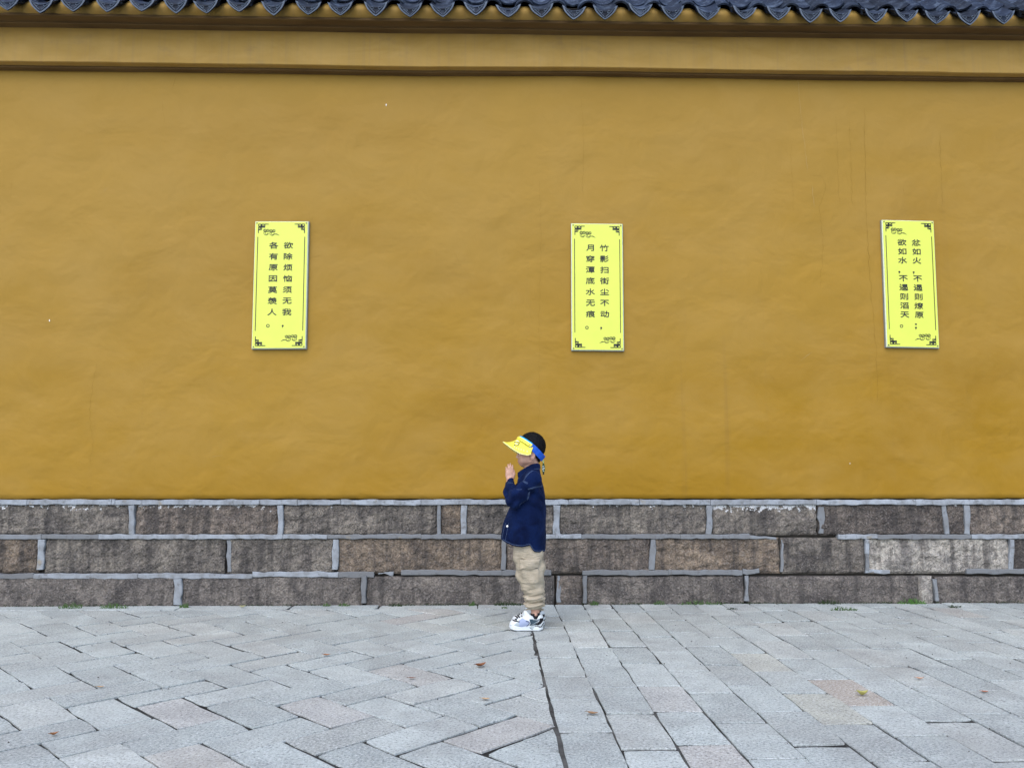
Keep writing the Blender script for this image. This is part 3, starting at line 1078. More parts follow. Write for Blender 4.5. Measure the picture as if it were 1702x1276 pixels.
# ------------------------------------------------------------------ wall plaques
def glyph(ch, bold=0.0):
    cu = bpy.data.curves.new('glyph', 'FONT')
    cu.body = ch
    cu.offset = bold
    cu.resolution_u = 3
    ob = bpy.data.objects.new('glyph', cu)
    COL.objects.link(ob)
    dg = bpy.context.evaluated_depsgraph_get()
    dg.update()
    ev = ob.evaluated_get(dg)
    me = ev.to_mesh()
    vs = [(v.co.x, v.co.y) for v in me.vertices]
    fs = [tuple(p.vertices) for p in me.polygons]
    ev.to_mesh_clear()
    bpy.data.objects.remove(ob)
    bpy.data.curves.remove(cu)
    if vs:
        cx = (min(v[0] for v in vs) + max(v[0] for v in vs)) / 2
        cy = (min(v[1] for v in vs) + max(v[1] for v in vs)) / 2
        vs = [(v[0] - cx, v[1] - cy) for v in vs]
    return vs, fs


def plaque(corners, right, left, label, ins=0.0):
    TL, TR, BR_, BL = [on_wall(*c, -0.03) for c in corners]
    ctr = (TL + TR + BR_ + BL) / 4
    Wd = ((TR - TL).length + (BR_ - BL).length) / 2
    Hd = ((TL - BL).length + (TR - BR_).length) / 2
    upv = ((TL + TR) - (BL + BR_))
    ang = math.atan2(upv.x, upv.z)
    root = empty('wall_plaque', (ctr.x, 0.0, ctr.z))
    root.rotation_euler = (0, ang, 0)
    tag(root, label, 'plaque', 'yellow verse plaques on the wall')
    w, h = Wd / 2, Hd / 2
    yb = -0.034
    m = MB(); m.box((-w - .001, -0.020, -h - .003), (w + .004, 0.012, h + .002)); m.build('backing_plate', SIGN_BACK, root)
    # bevelled board
    m = MB()
    bv = 0.0045
    m.add([(-w, -0.021, -h), (w, -0.021, -h), (w, -0.021, h), (-w, -0.021, h), (-w, yb + .004, -h), (w, yb + .004, -h), (w, yb + .004, h), (-w, yb + .004, h),
           (-w + bv, yb, -h + bv), (w - bv, yb, -h + bv), (w - bv, yb, h - bv), (-w + bv, yb, h - bv)],
          [(0, 1, 5, 4), (1, 2, 6, 5), (2, 3, 7, 6), (3, 0, 4, 7), (4, 5, 9, 8), (5, 6, 10, 9), (6, 7, 11, 10), (7, 4, 8, 11), (8, 9, 10, 11)])
    m.build('rim', SIGN_EDGE, root)
    m = MB()
    m.box((-w + bv, yb - 0.0012, -h + bv), (w - bv, yb + 0.0005, h - bv))
    m.build('face', SIGN_Y, root)
    yp = yb - 0.0026

    def U(u, v): return (-w + u * Wd, h - v * Hd)
    for (ccol, lst) in ((0.637, right), (0.363, left)):
        for ch, v in lst:
            if ch in ',，、;；。':
                cx_, cz_ = U(ccol - 0.07, v)
                mb = MB()
                if ch == '。':
                    ring = [(cx_ + 0.0095 * math.cos(k * math.pi / 8), cz_ + 0.0095 * math.sin(k * math.pi / 8)) for k in range(17)]
                    mb.ribbon(ring, 0.0044, yp)
                else:
                    for (oz) in ((0.0,) if ch in ',，' else (0.014, -0.010)):
                        mb.add([(cx_ + 0.0072 * math.cos(k * math.pi / 4), yp, cz_ + oz + 0.0064 * math.sin(k * math.pi / 4)) for k in range(8)], [tuple(range(8))])
                    oz = 0.0 if ch in ',，' else -0.010
                    mb.add([(cx_ + 0.0072, yp - .0002, cz_ + oz), (cx_ - 0.003, yp - .0002, cz_ + oz - 0.003), (cx_ - 0.004, yp - .0002, cz_ + oz - 0.017)], [(0, 1, 2)])
                mb.build('punctuation', INK, root)
                continue
            gv, gf = glyph(ch)
            cx_, cz_ = U(ccol, v)
            mg = MB()
            for q_, (ox_, oz_) in enumerate(((0, 0), (0.0008, 0), (-0.0008, 0), (0, 0.0011), (0, -0.0011))):
                mg.add([(cx_ + p[0] * 0.067 + ox_, yp - q_ * 0.00012, cz_ + p[1] * 0.0500 + oz_) for p in gv], gf)
            mg.build('character', INK, root)
    for s in (-1, 1):
        m = MB()
        xx = s * (w - 0.0225)
        m.ribbon([(xx, h - 0.125 * Hd), (xx, h - 0.862 * Hd)], 0.0050, yp)
        m.build('border_line', INK_SOFT, root)
    # fret corner ornaments
    for sx in (-1, 1):
        for sz in (-1, 1):
            m = MB()
            k = 0.000297                      # metres per ornament unit

            def C(p): return (sx * (w - 0.0195 - (p[0] - 130) * k), sz * (h - 0.0195 - (p[1] - 105) * k))
            for pl in ([(385, 110), (300, 110), (300, 182), (150, 182)], [(222, 105), (222, 248), (150, 248), (150, 330)],
                       [(150, 110), (205, 110), (205, 160), (150, 160), (150, 110)], [(232, 110), (278, 110), (278, 158), (232, 158), (232, 110)],
                       [(150, 190), (196, 190), (196, 232), (150, 232), (150, 190)]):
                m.ribbon([C(p) for p in pl], 0.0052, yp)
            m.build('corner_ornament', INK, root)['kind'] = 'stuff'
    # swirling cloud motifs
    for (u0, v0, sg) in ((0.17, 0.088, 1), (0.83, 0.918, -1)):
        m = MB()
        c0 = U(u0, v0)
        for q, (ox, oz) in enumerate(((0.018, 0.002), (0.060, -0.001))):
            for (rx, rr_, a0, a1) in ((0.012, 0.013, 0.3, 6.3), (0.0068, 0.007, 1.0, 6.6)):
                for sd in (-1, 1):
                    pts = [(c0[0] + sg * (ox + sd * 0.010 + rx * (1 - 0.25 * t / 10) * math.cos(a0 + (a1 - a0) * t / 10)), c0[1] + (oz + 0.010 + rr_ * 0.75 * math.sin(a0 + (a1 - a0) * t / 10))) for t in range(11)]
                    m.ribbon(pts, 0.0028, yp)
            pts = [(c0[0] + sg * (ox - 0.002 + 0.016 * math.cos(2.4 + 3.9 * t / 10)), c0[1] + oz - 0.008 + 0.014 * math.sin(2.4 + 3.9 * t / 10)) for t in range(11)]
            m.ribbon(pts, 0.0030, yp)
            pts = [(c0[0] + sg * (ox + 0.001 + 0.009 * math.cos(1.4 + 5 * t / 10)), c0[1] + oz - 0.008 + 0.009 * math.sin(1.4 + 5 * t / 10)) for t in range(11)]
            m.ribbon(pts, 0.0024, yp)
        m.ribbon([(c0[0] + sg * 0.072, c0[1] - 0.012), (c0[0] + sg * 0.092, c0[1] - 0.014), (c0[0] + sg * 0.110, c0[1] - 0.024)], [0.003, 0.006, 0.001], yp)
        m.build('cloud_motif', INK_SOFT, root)['kind'] = 'stuff'
    for sx in (-1, 1):
        for sz in (-1, 1):
            m = MB()
            m.tube([(sx * (w - 0.0135), yb - .001, sz * (h - 0.0135)), (sx * (w - 0.0135), yb - 0.0045, sz * (h - 0.0135))], [0.0052, 0.0040], 10)
            m.build('screw', SCREW, root)
    return root


def seq(chars, v0, dv):
    return [(c, v0 + dv * i) for i, c in enumerate(chars)]


plaque([(424.6, 368), (512.5, 368.5), (508.5, 579.5), (418, 579.5)],
       seq('欲除烦恼须无我', 0.192, 0.0874) + [('，', 0.823)], seq('各有原因莫羡人', 0.192, 0.0874) + [('。', 0.823)],
       'yellow verse plaque farthest left, its right column starting with 欲除烦恼')
plaque([(949, 372), (1035, 372), (1036.5, 582.5), (950.5, 582.5)],
       seq('竹影扫街尘不动', 0.195, 0.087) + [('，', 0.824)], seq('月穿潭底水无痕', 0.195, 0.087) + [('。', 0.824)],
       'yellow verse plaque hanging above and right of the child, starting with 竹影扫')
plaque([(1466, 367), (1551, 366.5), (1561.5, 577.5), (1473, 577.5)],
       seq('忿如火', 0.177, 0.0712) + [('，', 0.412)] + seq('不遏则燎原', 0.462, 0.0712) + [('；', 0.835)],
       seq('欲如水', 0.177, 0.0712) + [('，', 0.412)] + seq('不遏则滔天', 0.462, 0.0712) + [('。', 0.837)],
       'yellow verse plaque farthest right, tilted, with ten shorter-spaced rows of black characters')

# ------------------------------------------------------------------ the child
def smin(a, b, k):
    if k <= 0: return np.minimum(a, b)
    h = np.maximum(k - np.abs(a - b), 0) / k
    return np.minimum(a, b) - h * h * k * 0.25


class Field:
    """signed distance grid, millimetres in, metres out"""
    def __init__(self, lo, hi, h):
        self.lo, self.h = np.array(lo, float), h
        self.n = [int(math.ceil((hi[i] - lo[i]) / h)) + 1 for i in range(3)]
        self.a = np.full(self.n, 60.0, np.float32)

    def axes(self, lo=None, hi=None):
        sl = []
        for i in range(3):
            a = 0 if lo is None else max(0, int((lo[i] - self.lo[i]) / self.h))
            b = self.n[i] if hi is None else min(self.n[i], int((hi[i] - self.lo[i]) / self.h) + 2)
            sl.append(slice(a, max(a, b)))
        ax = [self.lo[i] + self.h * np.arange(sl[i].start, sl[i].stop) for i in range(3)]
        return tuple(sl), ax[0][:, None, None].astype(np.float32), ax[1][None, :, None].astype(np.float32), ax[2][None, None, :].astype(np.float32)

    def put(self, fn, lo, hi, k=0.0, sub=False):
        m = 22 + k
        sl, X, Y, Z = self.axes([v - m for v in lo], [v + m for v in hi])
        d = fn(X, Y, Z)
        cur = self.a[sl]
        self.a[sl] = -smin(-cur, d, k) if sub else smin(cur, d, k)

    def ell(self, c, r, k=8.0, sub=False, rot=0.0):
        c_, s_ = math.cos(rot), math.sin(rot)

        def fn(X, Y, Z):
            x, y, z = X - c[0], Y - c[1], Z - c[2]
            x, z = x * c_ + z * s_, -x * s_ + z * c_
            k0 = np.sqrt((x / r[0]) ** 2 + (y / r[1]) ** 2 + (z / r[2]) ** 2)
            k1 = np.sqrt((x / r[0] ** 2) ** 2 + (y / r[1] ** 2) ** 2 + (z / r[2] ** 2) ** 2)
            return k0 * (k0 - 1) / np.maximum(k1, 1e-5)
        R_ = max(r)
        self.put(fn, [c[i] - R_ for i in range(3)], [c[i] + R_ for i in range(3)], k, sub)

    def cone(self, a, b, ra, rb, k=8.0, sub=False):
        a_, b_ = np.array(a, float), np.array(b, float)
        ab = b_ - a_
        L2 = float(ab @ ab)

        def fn(X, Y, Z):
            t = np.clip(((X - a_[0]) * ab[0] + (Y - a_[1]) * ab[1] + (Z - a_[2]) * ab[2]) / L2, 0, 1)
            d = np.sqrt((X - a_[0] - t * ab[0]) ** 2 + (Y - a_[1] - t * ab[1]) ** 2 + (Z - a_[2] - t * ab[2]) ** 2)
            return d - (ra + (rb - ra) * t)
        R_ = max(ra, rb)
        self.put(fn, np.minimum(a_, b_) - R_, np.maximum(a_, b_) + R_, k, sub)

    def mesh(self):
        A = self.a
        s = A < 0
        cs_ = [s[i:s.shape[0] - 1 + i, j:s.shape[1] - 1 + j, k:s.shape[2] - 1 + k] for i in (0, 1) for j in (0, 1) for k in (0, 1)]
        cnt = sum(c.astype(np.int8) for c in cs_)
        act = (cnt > 0) & (cnt < 8)
        idx = np.argwhere(act)
        ids = np.full(act.shape, -1, np.int32)
        ids[act] = np.arange(len(idx))
        acc = np.zeros((len(idx), 3))
        num = np.zeros(len(idx))
        cor = [(i, j, k) for i in (0, 1) for j in (0, 1) for k in (0, 1)]
        val = {c: A[idx[:, 0] + c[0], idx[:, 1] + c[1], idx[:, 2] + c[2]].astype(float) for c in cor}
        for c in cor:
            for ax in range(3):
                if c[ax]: continue
                e = list(c); e[ax] = 1
                v0, v1 = val[c], val[tuple(e)]
                x = (v0 < 0) != (v1 < 0)
                t = np.where(x, v0 / np.where(x, v0 - v1, 1), 0)
                p = np.array(c, float)[None, :].repeat(len(idx), 0)
                p[:, ax] = t
                acc[x] += p[x]
                num[x] += 1
        pos = (self.lo + self.h * (idx + acc / num[:, None])) / 1000.0
        quads = []
        for ax in range(3):
            o1, o2 = [(1, 2), (2, 0), (0, 1)][ax]
            sh = [slice(None)] * 3
            s0, s1 = list(sh), list(sh)
            s0[ax] = slice(0, -1); s1[ax] = slice(1, None)
            e0, e1 = s[tuple(s0)], s[tuple(s1)]
            fl = e0 != e1
            q = np.argwhere(fl)
            ok = (q[:, o1] > 0) & (q[:, o2] > 0) & (q[:, o1] < A.shape[o1] - 1) & (q[:, o2] < A.shape[o2] - 1)
            q = q[ok]
            inside0 = e0[q[:, 0], q[:, 1], q[:, 2]]

            def cell(d1, d2):
                r_ = q.copy()
                r_[:, o1] -= d1; r_[:, o2] -= d2
                return ids[r_[:, 0], r_[:, 1], r_[:, 2]]
            f = np.stack([cell(1, 1), cell(0, 1), cell(0, 0), cell(1, 0)], 1)
            f[~inside0] = f[~inside0][:, ::-1]
            quads.append(f)
        return pos, np.concatenate(quads)

    def build(self, name, mats, parent, relax=1):
        pos, q = self.mesh()
        for _ in range(relax):
            nb = np.zeros_like(pos); ct = np.zeros(len(pos))
            for a, b_ in ((0, 1), (1, 2), (2, 3), (3, 0)):
                np.add.at(nb, q[:, a], pos[q[:, b_]]); np.add.at(ct, q[:, a], 1)
                np.add.at(nb, q[:, b_], pos[q[:, a]]); np.add.at(ct, q[:, b_], 1)
            pos = pos * 0.5 + 0.5 * nb / np.maximum(ct, 1)[:, None]
        me = bpy.data.meshes.new(name)
        me.from_pydata(pos.tolist(), [], q.tolist())
        for m_ in (mats if isinstance(mats, list) else [mats]): me.materials.append(m_)
        me.polygons.foreach_set('use_smooth', np.ones(len(q), bool))
        me.update()
        o = bpy.data.objects.new(name, me)
        link(o, parent)
        o['_q'] = 0
        del o['_q']
        return o, pos, q


def bvh_of(pos, q):
    return BVHTree.FromPolygons([Vector(p) for p in pos], [tuple(f) for f in q.tolist()])


def on_surface(bvh, x, z, off, side=-1):
    """point on the side of a garment at profile position x, z (mm)"""
    hit, nrm, _, _ = bvh.ray_cast(Vector((x / 1000, side * 1.0, z / 1000)), Vector((0, -side, 0)))
    if hit is None: return None
    if nrm.y * side < 0: nrm = -nrm
    return hit + nrm * off / 1000


def stitched(bvh, name, pts, w, mat, parent, off=1.0, side=-1):
    """thin seam laid over the cloth"""
    mb = MB()
    P = []
    for a, b_ in zip(pts[:-1], pts[1:]):
        k = max(2, int(math.hypot(b_[0] - a[0], b_[1] - a[1]) / 6))
        P += [(a[0] + (b_[0] - a[0]) * i / k, a[1] + (b_[1] - a[1]) * i / k) for i in range(k)]
    P.append(pts[-1])
    Q = [on_surface(bvh, x, z, off, side) for x, z in P]
    Q = [q_ for q_ in Q if q_ is not None]
    if len(Q) < 2: return None
    mb.tube(Q, w / 2000, 5)
    return mb.build(name, mat, parent, True)


root_p = on_ground(879, 1043)
person = empty('person', (root_p.x, root_p.y, 0))
tag(person, 'small child in navy denim jacket and khaki trousers, palms pressed together before face', 'child')

# --- body: head, neck, arms, hands, legs in one continuous surface
f = Field((-160, -175, 30), (112, 175, 1128), 2.2)
f.ell((20, 0, 1036), (77, 69, 80))
f.ell((-14, 0, 984), (47, 55, 66), 18)
f.ell((-32, 0, 940), (22, 27, 21), 16)
for s in (-1, 1):
    f.ell((-24, s * 31, 960), (29, 23, 25), 14)
    f.ell((5, s * 42, 962), (30, 18, 26), 14)
f.ell((-45, 0, 951), (15, 22, 16), 10)
f.ell((-59, 0, 953), (5, 12, 3.6), 4)
f.ell((-57, 0, 945.5), (5, 11, 3.6), 4)
f.cone((-55, 0, 1002), (-65.5, 0, 976), 6, 7.6, 6)
for s in (-1, 1):
    f.ell((-59, s * 8, 972), (6.5, 5.5, 5), 5)
    f.ell((-63, s * 25, 998), (13, 13, 7), 8, True)
    f.ell((22, s * 68, 982), (14, 6, 25), 4, False, -0.18)
    f.ell((19, s * 76, 985), (8, 6, 14), 4, True, -0.18)
f.cone((18, 0, 965), (20, 0, 880), 40, 44, 14)
f.ell((10, 0, 780), (70, 115, 120), 20)
f.ell((0, 0, 600), (75, 105, 160), 20)
for s in (-1, 1):
    f.cone((22, s * 118, 850), (-85, s * 124, 724), 34, 28, 14)
    f.cone((-85, s * 124, 724), (-110, s * 30, 828), 27, 19, 8)
    f.cone((-110, s * 30, 828), (-112, s * 17, 846), 18, 17, 8)
    # hand: palm and five fingers, palms meeting on the midline
    f.ell((-111, s * 13, 872), (24.5, 11.0, 33), 9)
    f.ell((-98, s * 12, 858), (13, 10.5, 20), 8)
    for (x0, x1, z1, r_) in ((-94.5, -94, 932, 5.6), (-106, -106.5, 941, 5.8), (-117, -119, 936, 5.6), (-127.5, -131, 920, 5.0)):
        zk = 892 - (x0 + 94) * -0.25
        zm = zk + (z1 - zk) * 0.5
        f.cone((x0, s * 13, zk - 12), (x0 * .5 + x1 * .5 + .0, s * 14.0, zm), r_ + 1.0, r_ + .2, 2.2)
        f.cone((x0 * .5 + x1 * .5, s * 14.0, zm), (x1, s * 8.5, z1 - r_), r_ + .2, r_ - 0.9, 1.5)
    f.cone((-91, s * 13, 852), (-83.5, s * 12, 876), 8.5, 7.0, 6)
    f.cone((-83.5, s * 12, 876), (-86.5, s * 10, 899), 6.6, 5.0, 3)
    ox = 0 if s < 0 else 10
    f.cone((-2 + ox, s * 60, 470), (22 + ox, s * 60, 270), 52, 40, 10)
    f.cone((22 + ox, s * 60, 270), (34 + ox, s * 60, 110), 38, 24, 10)
    f.cone((34 + ox, s * 60, 110), (34 + ox, s * 60, 50), 23, 24, 8)
    f.ell((36 + ox, s * 82, 88), (9, 7, 9), 6)
body, bpos, bq = f.build('body', [SKIN, LIP], person)
# lips carry their own colour
cen = bpos[bq].mean(1) * 1000
lipm = (cen[:, 0] < -56) & (np.abs(cen[:, 1]) < 12.5) & (cen[:, 2] > 942.5) & (cen[:, 2] < 956)
body.data.polygons.foreach_set('material_index', lipm.astype(np.int32))
body.data.update()
for s in (-1, 1):
    m = MB()
    import_pts = []
    n1, n2 = 10, 8
    vs = [(-0.0475 + 0.0118 * math.sin(math.pi * j / n2) * math.cos(2 * math.pi * i / n1), s * 0.0255 + 0.0118 * math.sin(math.pi * j / n2) * math.sin(2 * math.pi * i / n1), 0.997 + 0.0118 * math.cos(math.pi * j / n2)) for j in range(n2 + 1) for i in range(n1)]
    fs = [(j * n1 + i, (j + 1) * n1 + i, (j + 1) * n1 + (i + 1) % n1, j * n1 + (i + 1) % n1) for j in range(n2) for i in range(n1)]
    m.add(vs, fs)
    eye = m.build('eye', EYE_W, body, True)
    m = MB()
    m.tube([(-0.0572, s * 0.0262, 0.996), (-0.0601, s * 0.0262, 0.996)], [0.0062, 0.0050], 10)
    m.build('iris', BLACK, body)
    m = MB()
    m.tube([(-0.0585, s * 0.014, 1.0015), (-0.0605, s * 0.025, 1.004), (-0.0535, s * 0.038, 1.0015)], 0.0013, 5)
    m.build('eyelash', BLACK, body)
    m = MB()
    m.tube([(-0.063, s * 0.012, 1.012), (-0.0615, s * 0.026, 1.016), (-0.052, s * 0.042, 1.012)], [0.0018, 0.0026, 0.0012], 5)
    m.build('eyebrow', HAIR, body)

# --- hair
f = Field((-75, -85, 935), (112, 85, 1132), 2.2)
f.ell((21, 0, 1038), (81, 74, 84))
f.cone((30, 0, 985), (28, 0, 950), 46, 38, 10)
sl_, X, Y, Z = f.axes()
line = np.where(X < 10, 1017 - 1.05 * (X - 10), 1017 - 1.45 * (X - 10))
cut = (line - Z) * 0.7
ear_gap = 22 - np.sqrt((X - 18) ** 2 + (Z - 986) ** 2)
f.a = np.maximum(np.maximum(f.a, cut), ear_gap).astype(np.float32)
f.a += (1.3 * np.sin(X * 0.42 + np.sin(Y * .3) * 2) * np.sin(Y * 0.47) + 0.8 * np.sin(Z * .6 + X * .35)).astype(np.float32)
hair, hpos, hq = f.build('hair', HAIR, person)
hr = random.Random(2)
mb = MB()
hm = hair.data
for _ in range(5200):
    p = hm.polygons[hr.randrange(len(hm.polygons))]
    c, nn = p.center, p.normal
    if c.z < 0.95: continue
    tdir = Vector((-0.5 + hr.uniform(-.4, .4), hr.uniform(-.5, .5), -0.6 + hr.uniform(-.3, .3)))
    tdir = (tdir - nn * tdir.dot(nn)).normalized()
    L = hr.uniform(0.004, 0.009)
    sdv = tdir.cross(nn).normalized() * 0.0007
    tip = c + nn * hr.uniform(0.001, 0.004) + tdir * L
    mb.add([c - sdv, c + sdv, tip], [(0, 1, 2)])
mb.build('hair_strands', HAIR, hair)['kind'] = 'stuff'

# --- jacket
zt = np.array([425, 436, 511, 532, 569, 612, 649, 687, 713, 783, 836, 868, 890, 915, 930], float)
fr = np.array([-174, -174, -168, -162, -152, -138, -124, -110, -99, -78, -64, -52, -40, -22, -16], float)
bk = np.array([95, 95, 97, 98, 100, 103, 104, 102, 100, 87, 79, 73, 67, 62, 58], float)
hwid = np.array([140, 140, 146, 147, 147, 146, 145, 144, 143, 139, 134, 120, 94, 60, 50], float)
f = Field((-190, -212, 418), (120, 212, 940), 3.0)


def torso(X, Y, Z, inset=0.0):
    z = Z.ravel()
    F_, B_, H_ = [np.interp(z, zt, t)[None, None, :] for t in (fr, bk, hwid)]
    cx, a, b_ = (F_ + B_) / 2, (B_ - F_) / 2 - inset, H_ - inset
    e = 2.25
    r_ = (np.abs((X - cx) / a) ** e + np.abs(Y / b_) ** e) ** (1 / e)
    return ((r_ - 1) * np.minimum(a, b_)).astype(np.float32)


sl_, X, Y, Z = f.axes()
f.a = np.maximum(torso(X, Y, Z), Z - 918).astype(np.float32)
for s in (-1, 1):
    f.cone((24, s * 112, 852), (-18, s * 130, 800), 44, 46, 12)
    f.cone((-18, s * 130, 800), (-84, s * 136, 727), 46, 45, 6)
    f.cone((-88, s * 130, 727), (-104, s * 78, 775), 45, 40, 8)
    f.cone((-104, s * 78, 775), (-109, s * 40, 818), 40, 27, 10)
    f.cone((-109, s * 40, 818), (-111, s * 31, 833), 27, 25.5, 5)
# folds: around the elbow, under the arm, loose hang of the body
aY = np.abs(Y)
fold = 2.6 * np.sin((X * 0.055 + Z * 0.085) + 1.2 * np.sin(X * .03 + aY * 0.03)) * np.exp(-((Z - 760) / 70) ** 2) * np.clip((aY - 70) / 40, 0, 1)
fold = fold + 3.2 * np.sin((X + 100) * 0.10 - Z * 0.06 + 0.8 * np.sin(Z * .05)) * np.exp(-((X + 105) / 45) ** 2 - ((Z - 740) / 60) ** 2)
fold = fold + 2.4 * np.sin(X * 0.062 + 0.9 * np.sin(Z * .022) + aY * .02) * np.clip((700 - Z) / 160, 0, 1)
fold = fold + 1.6 * np.sin(X * 0.03 + Z * 0.05 + aY * 0.04) * np.clip((Z - 640) / 100, 0, 1)
f.a += 2.3 * fold.astype(np.float32)
hx = np.array([-200, -170, -132, -95, -40, -12, 2, 16, 28, 50, 120], float)
hz = np.array([516, 511, 489, 473, 468, 474, 476, 452, 440, 436, 433], float)
hemz = np.interp(X.ravel(), hx, hz)[:, None, None]
f.a = np.maximum(f.a, (hemz - Z)).astype(np.float32)
inner = np.maximum(torso(X, Y, Z, 7.0) + 2.3 * fold, Z - (hemz + 30))
f.a = np.maximum(f.a, -inner).astype(np.float32)
# sleeve openings
for s in (-1, 1):
    f.cone((-111, s * 31, 829), (-113, s * 24, 850), 22.0, 23.0, 0, True)
jacket, jpos, jq = f.build('jacket', DENIM, person)
jb = bvh_of(jpos, jq)
# collar: folded band round the neck, points in front
ct = [(62, 0, 936), (47, 36, 938), (15, 49, 932), (-24, 43, 909), (-60, 20, 884)]
cl = [(70, 0, 904), (58, 52, 903), (20, 76, 899), (-16, 76, 871), (-56, 50, 845)]
vs, fs = [], []
NT_, NV = 24, 5
tc_, lc_ = catmull(ct, NT_), catmull(cl, NT_)
cols = []
for k in list(range(NT_, 0, -1)): cols.append((Vector((tc_[k].x, -tc_[k].y, tc_[k].z)), Vector((lc_[k].x, -lc_[k].y, lc_[k].z))))
for k in range(0, NT_ + 1): cols.append((tc_[k], lc_[k]))
for (t_, l_) in cols:
    out_ = Vector((t_.x - 18, t_.y, 0)).normalized()
    stand = t_ - out_ * 3 + Vector((0, 0, -26))
    vs.append(tuple(stand / 1000))
    vs.append(tuple((t_ - out_ * 2) / 1000))
    for j in range(NV + 1):
        p = t_.lerp(l_, j / NV) + out_ * 5 * math.sin(math.pi * (0.25 + 0.75 * j / NV))
        vs.append(tuple(p / 1000))
m = NV + 3
for i in range(len(cols) - 1):
    for k in range(m - 1):
        fs.append((i * m + k, (i + 1) * m + k, (i + 1) * m + k + 1, i * m + k + 1))
col_o = mesh_obj('collar', vs, fs, DENIM, jacket, True)
md = col_o.modifiers.new('thickness', 'SOLIDIFY')
md.thickness = 0.003
md.offset = 1
for s in (1,):
    mb = MB()
    pts = [(c_[1] * 0.9 + c_[0] * 0.1 + Vector((c_[1].x - 18, c_[1].y, 0)).normalized() * 6.5) / 1000 for c_ in cols]
    mb.tube(pts, 0.0008, 4)
    mb.build('stitching', STITCH, jacket)


def J(p): return (p[0] * 0.2271 - 170.5, 971.9 - p[1] * 0.2271)


for pl, w_ in (([(850, 335), (745, 400), (660, 500), (600, 590)], 1.8), ([(575, 600), (690, 665)], 2.4), ([(590, 585), (705, 645)], 1.6), ([(815, 340), (700, 420), (640, 500)], 1.4),
               ([(700, 790), (880, 742), (1105, 712)], 2.0), ([(720, 805), (900, 760), (1105, 738)], 1.4),
               ([(745, 860), (735, 940), (715, 1010), (690, 1060)], 1.8), ([(715, 880), (705, 980), (680, 1050)], 1.4),
               ([(425, 800), (500, 806), (560, 796)], 1.4), ([(170, 665), (260, 650), (350, 652)], 1.4), ([(205, 630), (270, 618), (335, 620)], 1.2),
               ([(480, 1190), (560, 1130), (660, 1075)], 1.0)):
    for sd in (-1, 1):
        stitched(jb, 'stitching', [J(p) for p in pl], w_, STITCH, jacket, 0.4, sd)
hem_pts = [(x_, float(np.interp(x_, hx, hz)) + 9) for x_ in range(-150, 92, 8)]
for sd in (-1, 1):
    stitched(jb, 'stitching', hem_pts, 1.6, STITCH, jacket, 0.3, sd)
    stitched(jb, 'stitching', [(-133, 600), (-146, 560), (-152, 530), (-156, 508)], 1.4, STITCH, jacket, 0.3, sd)
    stitched(jb, 'stitching', [(-118, 600), (-126, 560), (-134, 520), (-138, 500)], 1.2, STITCH, jacket, 0.3, sd)
bp = on_surface(jb, -124.5, 581, 0.5)
if bp is not None:
    mb = MB()
    mb.tube([bp + Vector((0.001, 0.002, 0)), bp + Vector((-0.0015, -0.003, 0)), bp + Vector((-0.002, -0.0045, 0))], [0.0062, 0.0062, 0.0040], 12)
    mb.build('button', BUTTON, jacket)

# --- trousers
tz = np.array([112, 128, 150, 203, 267, 353, 430, 520], float)
tf = np.array([-18, -24, -20, -31, -62, -82, -93, -80], float)
tb = np.array([76, 79, 82, 84, 86, 86, 82, 62], float)
tw = np.array([38, 43, 42, 47, 55, 60, 60, 48], float)
f = Field((-120, -150, 105), (118, 150, 545), 3.2)
sl_, X, Y, Z = f.axes()
z = Z.ravel()
F_, B_, H_ = [np.interp(z, tz, t)[None, None, :] for t in (tf, tb, tw)]
dl = None
for s in (-1, 1):
    ox = 0 if s < 0 else 8
    cx, a, b_ = (F_ + B_) / 2 + ox, (B_ - F_) / 2, H_
    r_ = (np.abs((X - cx) / a) ** 2.2 + np.abs((Y - s * 64) / b_) ** 2.2) ** (1 / 2.2)
    d = (r_ - 1) * np.minimum(a, b_)
    dl = d if dl is None else smin(dl, d, 10.0)
low = np.clip((250 - Z) / 90, 0, 1)
ph = 1.3 * np.sin(X * 0.045 + 1.0) + 0.7 * np.sin(Y * .06)
fold = low * (6.5 * np.sin(Z * 0.165 + ph + X * 0.012) + 2.2 * np.sin(Z * 0.31 - X * 0.07 + 1))
mid_ = np.clip((Z - 190) / 60, 0, 1) * np.clip((430 - Z) / 60, 0, 1)
fold = fold + mid_ * (3.2 * np.sin(X * 0.05 - Z * 0.055 + 0.6 * np.sin(Z * .04)) + 2.0 * np.sin(X * 0.09 + Z * 0.075 + 2))
f.a = np.maximum(np.maximum(dl + 1.35 * fold, 114 + 4 * np.sin(X * .06) - Z), Z - 535).astype(np.float32)
for s in (-1, 1):
    ox = 0 if s < 0 else 8
    f.cone((30 + ox, s * 62, 100), (30 + ox, s * 62, 128), 31, 31, 0, True)
trousers, tpos, tq = f.build('trousers', KHAKI, person)
tbv = bvh_of(tpos, tq)


